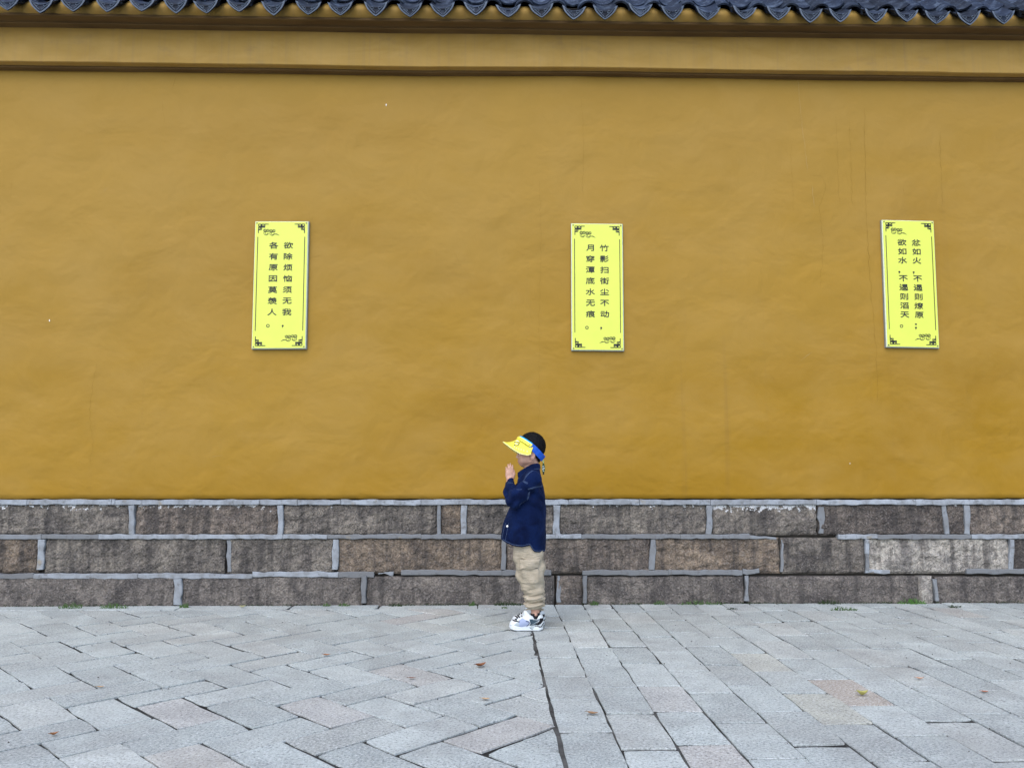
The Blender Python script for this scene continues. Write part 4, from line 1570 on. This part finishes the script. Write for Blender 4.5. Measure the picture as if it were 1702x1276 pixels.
def patch(name, outline, mat, parent, bvh, off, side=-1, n=18, puff=0.0, lift=False):
    """cloth piece sewn on the garment: follows its surface, with thickness"""
    (ax, az), (bx, bz), (cx_, cz_), (dx_, dz_) = outline      # tl, tr, br, bl in mm
    vs, ok = [], True
    for j in range(n + 1):
        v = j / n
        for i in range(n + 1):
            u = i / n
            x_ = (ax * (1 - u) + bx * u) * (1 - v) + (dx_ * (1 - u) + cx_ * u) * v
            z_ = (az * (1 - u) + bz * u) * (1 - v) + (dz_ * (1 - u) + cz_ * u) * v
            e = min(u, 1 - u, v, 1 - v)
            e = min(u, 1 - u, v, (1 - v) if not lift else 1.0)
            p = on_surface(bvh, x_, z_, off * min(1, 0.15 + e * 16) + puff * math.sin(math.pi * u) * math.sin(math.pi * v), side)
            if p is None: return None
            vs.append(tuple(p))
    fs = []
    for j in range(n):
        for i in range(n):
            q_ = (j * (n + 1) + i, j * (n + 1) + i + 1, (j + 1) * (n + 1) + i + 1, (j + 1) * (n + 1) + i)
            fs.append(q_ if side > 0 else q_[::-1])
    return mesh_obj(name, vs, fs, mat, parent, True)


for sd in (-1, 1):
    patch('cargo_pocket', [(-48, 352), (52, 352), (58, 262), (-42, 262)], KHAKI, trousers, tbv, 5.0, sd, 22, 7.0)
    patch('pocket_flap', [(-57, 398), (60, 400), (50, 352), (-54, 346)], KHAKI, trousers, tbv, 14.0, sd, 22, 2.0, True)
    stitched(tbv, 'stitching', [(-75, 420), (-40, 405), (0, 392)], 1.2, plain('khaki seam', (0.25, 0.2, 0.13)), trousers, 0.4, sd)

# --- shoes
def S(p): return (p[0] * 0.1503 - 136.4, 153.5 - p[1] * 0.1503)


def inside(poly, x, z):
    r_ = np.zeros(len(x), bool)
    n = len(poly)
    for i in range(n):
        (x0, z0), (x1, z1) = poly[i], poly[(i + 1) % n]
        cnd = ((z0 > z) != (z1 > z)) & (x < (x1 - x0) * (z - z0) / (z1 - z0 + 1e-9) + x0)
        r_ ^= cnd
    return r_


SHOE_MATS = [SHOE_W, SHOE_G, SHOE_B, SHOE_T, BLACK]
PANELS = [
    (1, [(270, 840), (450, 700), (560, 660), (600, 850), (540, 880)]),
    (2, [(500, 640), (640, 560), (780, 620), (900, 660), (890, 780), (800, 880), (520, 870)]),
    (3, [(900, 590), (1310, 590), (1090, 810), (870, 900), (940, 750)]),
    (4, [(1300, 560), (1430, 560), (1440, 650), (1330, 760), (1230, 810), (1090, 800), (1280, 650)]),
    (1, [(870, 890), (1050, 800), (1190, 790), (1080, 880), (1020, 970)]),
    (4, [(1100, 830), (1200, 825), (1330, 865), (1390, 770), (1520, 690), (1530, 740), (1420, 800), (1360, 890), (1300, 890), (1180, 850), (1100, 860)]),
    (4, [(250, 640), (300, 630), (540, 665), (540, 700), (330, 680)]),
    (4, [(340, 600), (430, 590), (430, 650), (400, 650)]),
    (3, [(900, 900), (940, 900), (1030, 960), (1010, 975)]),
]


def make_shoe(yc, ox):
    root = bpy.data.objects.new('shoe', None)
    link(root, person)
    f = Field((-128, -52, -6), (92, 52, 125), 1.8)
    f.cone((-82, 0, 30), (-40, 0, 38), 31, 33)
    f.cone((-40, 0, 40), (0, 0, 62), 33, 31, 14)
    f.cone((0, 0, 62), (-14, 0, 90), 29, 22, 10)
    f.cone((-10, 0, 40), (48, 0, 40), 34, 33, 14)
    f.cone((48, 0, 40), (54, 0, 66), 32, 26, 10)
    f.cone((36, 0, 90), (36, 0, 130), 26, 32, 3, True)
    f.cone((-2, 0, 120), (10, 0, 84), 17, 20, 3, True)
    sl_, X, Y, Z = f.axes()
    f.a = np.maximum(f.a, 14 - Z).astype(np.float32)
    up, upos, uq = f.build('upper', SHOE_MATS, root)
    c = upos[uq].mean(1) * 1000
    mi = np.zeros(len(uq), np.int32)
    for k, pl in PANELS:
        mi[inside([S(p) for p in pl], c[:, 0], c[:, 2])] = k
    nz = np.array([p.normal.z for p in up.data.polygons])
    mi[(c[:, 0] > 4) & (nz > 0.1) & (c[:, 2] > 55) & (np.hypot(c[:, 0] - 36, c[:, 1]) < 27)] = 4
    up.data.polygons.foreach_set('material_index', mi)
    # chunky sole with a wavy upper edge and toe spring
    f = Field((-128, -56, -6), (92, 56, 60), 1.8)
    sl_, X, Y, Z = f.axes()
    pa = np.array([(-78, 38.5), (-30, 36), (10, 33.5), (44, 35)], float)
    d2 = np.full((X.shape[0], Y.shape[1], 1), 99.0)
    for (x0, r0), (x1, r1) in zip(pa[:-1], pa[1:]):
        t = np.clip((X - x0) / (x1 - x0), 0, 1)
        d2 = np.minimum(d2, np.sqrt((X - x0 - t * (x1 - x0)) ** 2 + Y ** 2) - (r0 + (r1 - r0) * t))
    d2 = d2 + 0.10 * (Z - 12) * (Z > 12) + 0.9 * np.sin(Z * .5)
    topz = 27 + 7 * np.exp(-((X + 112) / 22) ** 2) + 4.0 * np.sin((X + 20) * 0.06) + 6 * np.clip((X - 40) / 35, 0, 1)
    botz = 15 * np.clip((-X - 62) / 56, 0, 1) ** 1.6 + 8 * np.clip((X - 52) / 28, 0, 1) ** 1.5
    f.a = np.maximum(np.maximum(d2, Z - topz), botz - Z).astype(np.float32)
    so, sp, sq = f.build('sole', [SHOE_W, SHOE_G, SHOE_B, SHOE_T, BLACK], root, 2)
    c = sp[sq].mean(1) * 1000
    mi = np.zeros(len(sq), np.int32)
    for k, pl in PANELS[4:6] + PANELS[8:]:
        mi[inside([S(p) for p in pl], c[:, 0], c[:, 2])] = k
    bz = 15 * np.clip((-c[:, 0] - 62) / 56, 0, 1) ** 1.6 + 8 * np.clip((c[:, 0] - 52) / 28, 0, 1) ** 1.5
    mi[c[:, 2] < bz + 2.5] = 4
    so.data.polygons.foreach_set('material_index', mi)
    ub = bvh_of(upos, uq)
    for sd in (-1, 1):
        stitched(ub, 'trim_line', [S(p) for p in ((770, 655), (870, 672), (905, 715), (880, 770), (800, 845))], 4.0, NAVY, root, 0.6, sd)
        stitched(ub, 'trim_line', [S(p) for p in ((930, 830), (1060, 760), (1180, 690), (1270, 640))], 2.6, SHOE_G, root, 0.6, sd)
        stitched(ub, 'trim_line', [S(p) for p in ((1025, 560), (1040, 605), (1150, 615), (1260, 612))], 3.0, SHOE_W, root, 0.8, sd)
    for (x_, z_) in ((-62, 74), (-50, 81), (-38, 90)):
        mb = MB()
        pts = []
        for a_ in range(-6, 7):
            an = a_ / 6 * 1.05
            hit, nr, _, _ = ub.ray_cast(Vector((x_ / 1000 - 0.03, math.sin(an) * 0.026, z_ / 1000 + 0.06)), Vector((0.35, -math.sin(an) * 0.15, -1)).normalized())
            if hit is not None: pts.append(hit + nr * 0.0012)
        if len(pts) > 3:
            mb.tube(pts, 0.0034, 6)
            mb.build('lace', BLACK, root, True)
    mb = MB()
    mb.tube([(0.034, 0, 0.050), (0.034, 0, 0.066), (0.034, 0, 0.086), (0.033, 0, 0.094)], [0.027, 0.0272, 0.0268, 0.0262], 18)
    mb.build('sock', BLACK, root, True)
    root.location = (ox / 1000, yc / 1000, 0)
    return root


make_shoe(-60, 0)
make_shoe(62, 16)

# --- sun visor
visor = bpy.data.objects.new('sun_visor', None)
link(visor, person)
TL_ = R(41.6)


def band_pt(ph, w_, grow):
    """point on the tilted band; ph from the forehead round to the back (degrees), w_ across the band, mm"""
    a = R(ph)
    x_, y_ = 16 - (67 + grow) * math.cos(a), (75.5 + grow) * math.sin(a)
    z_ = float(np.interp(x_, [-75, -56, 22, 70, 95], [1096, 1083, 1030, 982, 957]))
    return Vector((x_ + math.sin(TL_) * w_, y_, z_ + math.cos(TL_) * w_)) / 1000


def band_mesh(name, p0, p1, w0, w1, grow, th, mat, parent, n=40):
    vs, fs = [], []
    for i in range(n + 1):
        ph = p0 + (p1 - p0) * i / n
        bow = grow + 0.6 * math.sin(i * .7)
        vs += [tuple(band_pt(ph, w0, bow)), tuple(band_pt(ph, w0, bow + th)), tuple(band_pt(ph, w1, bow + th)), tuple(band_pt(ph, w1, bow))]
    for i in range(n):
        for k in range(4):
            fs.append((i * 4 + k, i * 4 + (k + 1) % 4, i * 4 + 4 + (k + 1) % 4, i * 4 + 4 + k))
    fs += [(0, 3, 2, 1), (n * 4, n * 4 + 1, n * 4 + 2, n * 4 + 3)]
    return mesh_obj(name, vs, fs, mat, parent, False)


band_mesh('headband', -165, -84, -19, 17, 4.5, 3.0, BLUE_D, visor)
band_mesh('headband', 84, 165, -19, 17, 4.5, 3.0, BLUE_D, visor)
band_mesh('foam_lining', -84, 84, -2, 19, 3.5, 5.0, BLUE_L, visor)
band_mesh('front_strip', -88, 88, -8, 9, 9.0, 5.0, VISOR_Y, visor)
mb = MB()
mb.tube([band_pt(-88 + 176 * i / 40, 9.5, 11.5) for i in range(41)], 0.0022, 6)
mb.build('strip_edge', VISOR_EDGE, visor, True)
# brim: curved bill, wrapping down at the sides
inn = [(-59, 0, 1083), (-50, 34, 1077), (-28, 58, 1060), (0, 74, 1040), (17, 80, 1031), (24, 82, 1030)]
out_ = [(-149, 0, 1064), (-140, 40, 1055), (-106, 78, 1028), (-58, 99, 997), (-14, 103, 985), (10, 98, 990)]
NB, NR = 44, 10
ic, oc = catmull(inn, NB // 2), catmull(out_, NB // 2)
cols = [(Vector((ic[k].x, -ic[k].y, ic[k].z)), Vector((oc[k].x, -oc[k].y, oc[k].z)), k) for k in range(NB // 2, 0, -1)] + [(ic[k], oc[k], k) for k in range(NB // 2 + 1)]
vs, fs = [], []
for (a, b_, k) in cols:
    for j in range(NR + 1):
        t = j / NR
        p = a.lerp(b_, t)
        ctr = 1 - k / (NB // 2)
        p.z -= 11 * math.sin(math.pi * t) * ctr                 # dip in front, flick at the tip
        p.z += 5 * math.sin(math.pi * t) * (1 - ctr)
        vs.append(tuple(p / 1000))
m = NR + 1
for i in range(len(cols) - 1):
    for j in range(NR):
        fs.append((i * m + j, i * m + j + 1, (i + 1) * m + j + 1, (i + 1) * m + j))
brim = mesh_obj('brim', vs, fs, VISOR_Y, visor, True)
md = brim.modifiers.new('thickness', 'SOLIDIFY')
md.thickness = 0.0035
md.offset = 0
bbv = BVHTree.FromPolygons([Vector(v) for v in vs], fs)
mb = MB()
mb.tube([Vector(vs[i * m + NR]) for i in range(len(cols))], 0.0026, 6)
mb.build('brim_edge', VISOR_EDGE, visor, True)


def V(p): return (p[0] * 0.2271 - 170.5, 1142.4 - p[1] * 0.2271)


stitched(bbv, 'emblem', [V(p) for p in ((372, 376), (440, 378), (512, 376), (498, 420), (480, 446), (440, 462), (400, 455), (372, 436))], 5.2, NAVY, visor, 2.4)
stitched(bbv, 'emblem_panel', [V(p) for p in ((420, 340), (470, 330), (490, 355))], 6.5, WHITE, visor, 2.0)
stitched(bbv, 'emblem_panel', [V(p) for p in ((400, 405), (450, 410), (465, 425))], 5.5, WHITE, visor, 2.0)
vr = random.Random(9)
for (cx_, cy_) in ((380, 492), (432, 518), (490, 545), (548, 562), (615, 580), (700, 606)):
    for st_ in (((-16, -12), (14, -14)), ((0, -16), (-2, 18)), ((-14, 2), (15, 0)), ((-12, 16), (14, 14))):
        if vr.random() < 0.22: continue
        stitched(bbv, 'lettering', [V((cx_ + st_[0][0], cy_ + st_[0][1])), V((cx_ + st_[1][0], cy_ + st_[1][1]))], 1.7, PALEBLUE, visor, 2.2)
mb = MB()
sp_ = band_pt(-80, 0, 15)
mb.tube([sp_, sp_ + Vector((0, -0.002, 0))], [0.0026, 0.002], 8)
mb.build('snap', SCREW, visor)
# elastic tie and hanging strap at the back
e0, e1 = band_pt(-165, -2, 6), band_pt(165, -2, 6)
knot = Vector((0.0825, -0.004, 0.966))
mb = MB()
mb.tube([e0, e0.lerp(knot, .5) + Vector((0.006, 0, 0.002)), knot], 0.0035, 6)
mb.tube([e1, e1.lerp(knot, .5) + Vector((0.006, 0, 0.002)), knot], 0.0035, 6)
mb.tube([knot + Vector((0.002, 0, 0.010)), knot + Vector((0.007, -0.004, 0.002)), knot + Vector((0.001, -0.002, -0.0055)), knot + Vector((-0.004, 0.002, 0.0))], 0.0034, 6)
mb.tube([knot, knot + Vector((-0.001, -0.002, -0.012)), knot + Vector((0.005, -0.003, -0.026))], 0.0022, 6)
mb.tube([knot + Vector((0.003, 0, 0)), knot + Vector((0.007, -0.002, -0.014)), knot + Vector((0.006, -0.003, -0.028))], 0.0018, 6)
mb.build('elastic_cord', CORD, visor, True)
sx0, sz0 = 0.0875, 0.944
wdt = [(0.0, 0.002), (-0.012, 0.0055), (-0.024, 0.0085), (-0.045, 0.0085), (-0.055, 0.0070), (-0.060, 0.0045)]
vs, fs = [], []
for (dz_, w_) in wdt:
    vs += [(sx0 - w_, -0.0075, sz0 + dz_), (sx0 + w_, -0.0075, sz0 + dz_), (sx0 + w_, -0.0045, sz0 + dz_), (sx0 - w_, -0.0045, sz0 + dz_)]
for i in range(len(wdt) - 1):
    for k in range(4): fs.append((i * 4 + k, i * 4 + 4 + k, i * 4 + 4 + (k + 1) % 4, i * 4 + (k + 1) % 4))
fs += [(0, 1, 2, 3), tuple(range(len(vs) - 1, len(vs) - 5, -1))]
mesh_obj('strap', vs, fs, STRAP, visor)
mb = MB()
mb.box((sx0 - .0045, -0.0085, sz0 - .071), (sx0 + .0045, -0.0035, sz0 - .0602))
mb.build('strap_tip', BLACK, visor)
mb = MB()
for pl in ([(.004, -.023), (-.005, -.021), (-.006, -.027)], [(-.005, -.031), (.004, -.031), (.005, -.038)], [(-.005, -.036), (-.004, -.044)], [(0, -.036), (.001, -.044)], [(-.004, -.050), (.004, -.051)]):
    mb.ribbon([(sx0 + p[0], sz0 + p[1]) for p in pl], 0.0026, -0.0082)
mb.build('strap_lettering', WHITE, visor)

# ------------------------------------------------------------------ fallen leaves
def leaf(px, py, L, col, curl, rot, label, name='fallen_leaf'):
    p = on_ground(px, py, 0.004)
    vs, fs = [], []
    n = 8
    rl = random.Random(int(px * 7 + py))
    for i in range(n + 1):
        t = i / n
        w_ = L * 0.24 * math.sin(math.pi * t ** 0.8) ** 0.8 + 0.0005
        zc = 0.35 * curl * L * (2 * t - 1) ** 2
        for s in (-1, -0.5, 0, 0.5, 1):
            vs.append(((t - .5) * L, s * w_, 0.001 + zc + abs(s) ** 1.6 * curl * w_ * 1.1 + rl.uniform(0, .0008)))
    for i in range(n):
        for k in range(4):
            fs.append((i * 5 + k, i * 5 + 5 + k, i * 5 + 6 + k, i * 5 + 1 + k))
    root = empty(name, p, rot)
    tag(root, label, 'leaf', 'leaves fallen on the paving')
    o = mesh_obj('blade', vs, fs, plain('leaf ' + str(int(px)), col, 0.7, 0.3, 0.35, 120), root, True)
    mb = MB()
    mb.tube([(-L * .5, 0, 0.002 + .35 * curl * L), (-L * .68, L * .03, 0.003 + .3 * curl * L)], 0.0011, 5)
    mb.build('stalk', plain('leaf stalk ' + str(int(px)), tuple(c * .6 for c in col), 0.8), root)
    return root


OR, TN, BN, YG, RD = (0.30, 0.13, 0.05), (0.42, 0.29, 0.17), (0.15, 0.06, 0.03), (0.36, 0.34, 0.10), (0.36, 0.15, 0.09)
leaf(799, 1107, 0.062, (0.20, 0.075, 0.03), 0.6, 0.75, 'large curled reddish brown leaf on the paving in front of the shoes')
leaf(543, 1089, 0.036, OR, 0.5, 0.1, 'small orange brown leaf on the herringbone paving, left of the child')
leaf(685, 1127, 0.034, BN, 0.25, 0.05, 'thin dark brown leaf, left of the large curled reddish leaf')
leaf(807, 1162, 0.036, TN, 0.35, -0.1, 'pale tan leaf just below the large curled reddish leaf')
leaf(985, 1186, 0.042, (0.24, 0.14, 0.07), 0.4, -0.25, 'brown leaf lying on the straight paving strips right of the long seam')
leaf(1434, 1155, 0.050, YG, 1.0, 0.2, 'curled yellow green leaf standing up on the pinkish paving stone')
leaf(1529, 1128, 0.034, (0.48, 0.28, 0.18), 0.5, -0.1, 'small pale orange leaf on the strips at right')
leaf(1637, 1150, 0.032, RD, 0.4, 0.0, 'small reddish leaf at a joint near the right edge')
leaf(90, 1221, 0.028, OR, 0.8, 0.9, 'tiny orange leaf at a wide joint near the lower left corner')
leaf(167, 1142, 0.030, TN, 0.4, 0.3, 'pale beige leaf on the herringbone paving near the left edge')
leaf(403, 1009, 0.040, (0.50, 0.47, 0.26), 0.8, 0.5, 'pale yellow leaf at the foot of the stone base')

# ------------------------------------------------------------------ weeds along the wall foot
def weed(px0, px1, py, h, col, label, seed):
    a, b_ = on_ground(px0, py), on_ground(px1, py)
    ctr = (a + b_) / 2
    if py < 1012: ctr.y = min(-0.030, ctr.y) if py > 1008 else -0.034
    wd = (b_ - a).length / 2
    rw = random.Random(seed)
    root = empty('weed_tuft', (ctr.x, ctr.y, -0.004))
    tag(root, label, 'weed', 'weeds along the foot of the wall')
    blades, lv = MB(), MB()
    for _ in range(int(34 + wd * 700)):
        x_ = rw.uniform(-1, 1) * wd
        y_ = rw.uniform(-0.018, 0.012)
        k = 1.9 * h * rw.uniform(0.35, 1.1) * (1 - 0.5 * abs(x_ / max(wd, 1e-3)) ** 2)
        an = rw.uniform(0, 6.28)
        lean = rw.uniform(0.2, 0.9) * k
        dx_, dy_ = math.cos(an) * lean, math.sin(an) * lean * 0.6 - 0.003
        w_ = rw.uniform(0.0012, 0.0028)
        if rw.random() < 0.55:
            blades.add([(x_ - w_, y_, 0), (x_ + w_, y_, 0), (x_ + dx_ * .5 + w_ * .7, y_ + dy_ * .5, k * .7), (x_ + dx_ * .5 - w_ * .7, y_ + dy_ * .5, k * .7), (x_ + dx_, y_ + dy_, k * .85)],
                       [(0, 1, 2, 3), (3, 2, 4)])
        else:
            r_ = rw.uniform(0.003, 0.007)
            c = Vector((x_ + dx_ * .6, y_ + dy_ * .6, k * rw.uniform(.2, .7)))
            t1 = Vector((rw.uniform(-1, 1), rw.uniform(-1, 0.2), rw.uniform(-.2, .6))).normalized()
            t2 = t1.cross(Vector((0.1, -0.6, 0.7))).normalized()
            lv.add([c - t1 * r_, c - t2 * r_ * .6, c + t1 * r_, c + t2 * r_ * .6], [(0, 1, 2, 3)])
    blades.build('blades', col, root)['kind'] = 'stuff'
    lv.build('leaflets', col, root)['kind'] = 'stuff'
    return root


weed(100, 137, 1010.5, 0.030, GREEN, 'dark green weed tuft farthest left along the wall foot', 1)
weed(165, 212, 1010.5, 0.026, GREEN, 'long low weed tuft left of the ragged mortar joint at the wall foot', 2)
weed(298, 314, 1009.5, 0.026, GREEN, 'small weed tuft at the foot of the ragged white mortar joint', 3)
weed(536, 548, 1007, 0.016, GREEN, 'tiny weed tuft left of the dark vertical joint in the lowest course', 4)
weed(562, 580, 1007, 0.018, GREEN, 'tiny weed tuft close to the dark vertical joint in the lowest course', 5)
weed(645, 668, 1006, 0.016, GREEN_D, 'low dark moss tuft right of the dark vertical joint', 6)
weed(780, 789, 1006, 0.022, GREEN, 'small dark weed at the wall foot left of the trouser legs', 7)
weed(822, 868, 1003.5, 0.022, GREEN_D, 'mossy weed tuft at the wall foot directly behind the shoes', 8)
weed(834, 843, 1010, 0.012, GREEN, 'tiny weed in the paving joint just left of the shoes', 9)
weed(980, 992, 1001.5, 0.024, GREEN, 'green weed tuft at the wall foot just right of the child', 10)
weed(1083, 1100, 1001, 0.022, GREEN, 'small weed tuft at the wall foot below the middle of a long stone', 11)
weed(1122, 1200, 1001, 0.024, GREEN, 'longest strip of weeds along the wall foot, right of the child', 12)
weed(1350, 1386, 999.5, 0.024, GREEN_D, 'dark mossy weed strip below the long stone at right', 13)
weed(1482, 1526, 999, 0.028, plain('bright weed green', (0.06, 0.15, 0.025), 0.7, 0.3, 0.4, 40), 'bright green weed tuft left of the small pale stone block', 14)
weed(1378, 1424, 1013.5, 0.018, GREEN, 'weed strip growing in a paving joint away from the wall, at right', 15)
weed(1576, 1596, 1008.5, 0.014, GREEN_D, 'faint weed in the paving joints toward the right edge', 16)
weed(1208, 1226, 1012, 0.010, GREEN_D, 'low moss in a dark paving joint right of the child', 17)

# moss line in the crack at the wall foot and grit on the paving: uncountable
rm = random.Random(77)
mb = MB()
for _ in range(5200):
    x_ = rm.uniform(-4.6, 4.6)
    if fbm(x_ * 1.7, 0.3, 5.0, 3) < rm.uniform(-0.35, 0.35): continue
    c = Vector((x_, rm.uniform(-0.028, -0.008), rm.uniform(-0.004, 0.010)))
    r_ = rm.uniform(0.0025, 0.006)
    t1 = Vector((rm.uniform(-1, 1), rm.uniform(-1, 0.2), rm.uniform(-.4, .6))).normalized()
    t2 = t1.cross(Vector((0.1, -0.6, 0.7))).normalized()
    mb.add([c - t1 * r_, c - t2 * r_ * .7, c + t1 * r_, c + t2 * r_ * .7], [(0, 1, 2, 3)])
tag(mb.build('moss', GREEN_D), 'thin dark moss in the crack between paving and wall', 'moss', kind='stuff')
mb = MB()
for _ in range(420):
    x_, y_ = rm.uniform(-4.2, 4.2), -abs(rm.gauss(0, 1.5)) - 0.03
    if y_ < -3.6: continue
    r_ = rm.choice((0.0015, 0.002, 0.0025, 0.004))
    a = rm.uniform(0, 6.28)
    p = [(x_ + r_ * rm.uniform(.6, 1.2) * math.cos(a + k * 1.257), y_ + r_ * rm.uniform(.6, 1.2) * math.sin(a + k * 1.257), 0.002) for k in range(5)]
    mb.add(p + [(x_, y_, 0.003 + r_ * 0.8)], [(k, (k + 1) % 5, 5) for k in range(5)])
tag(mb.build('grit', plain('dark grit', (0.05, 0.045, 0.04), 0.9)), 'dark grit specks scattered over the paving', 'grit', kind='stuff')
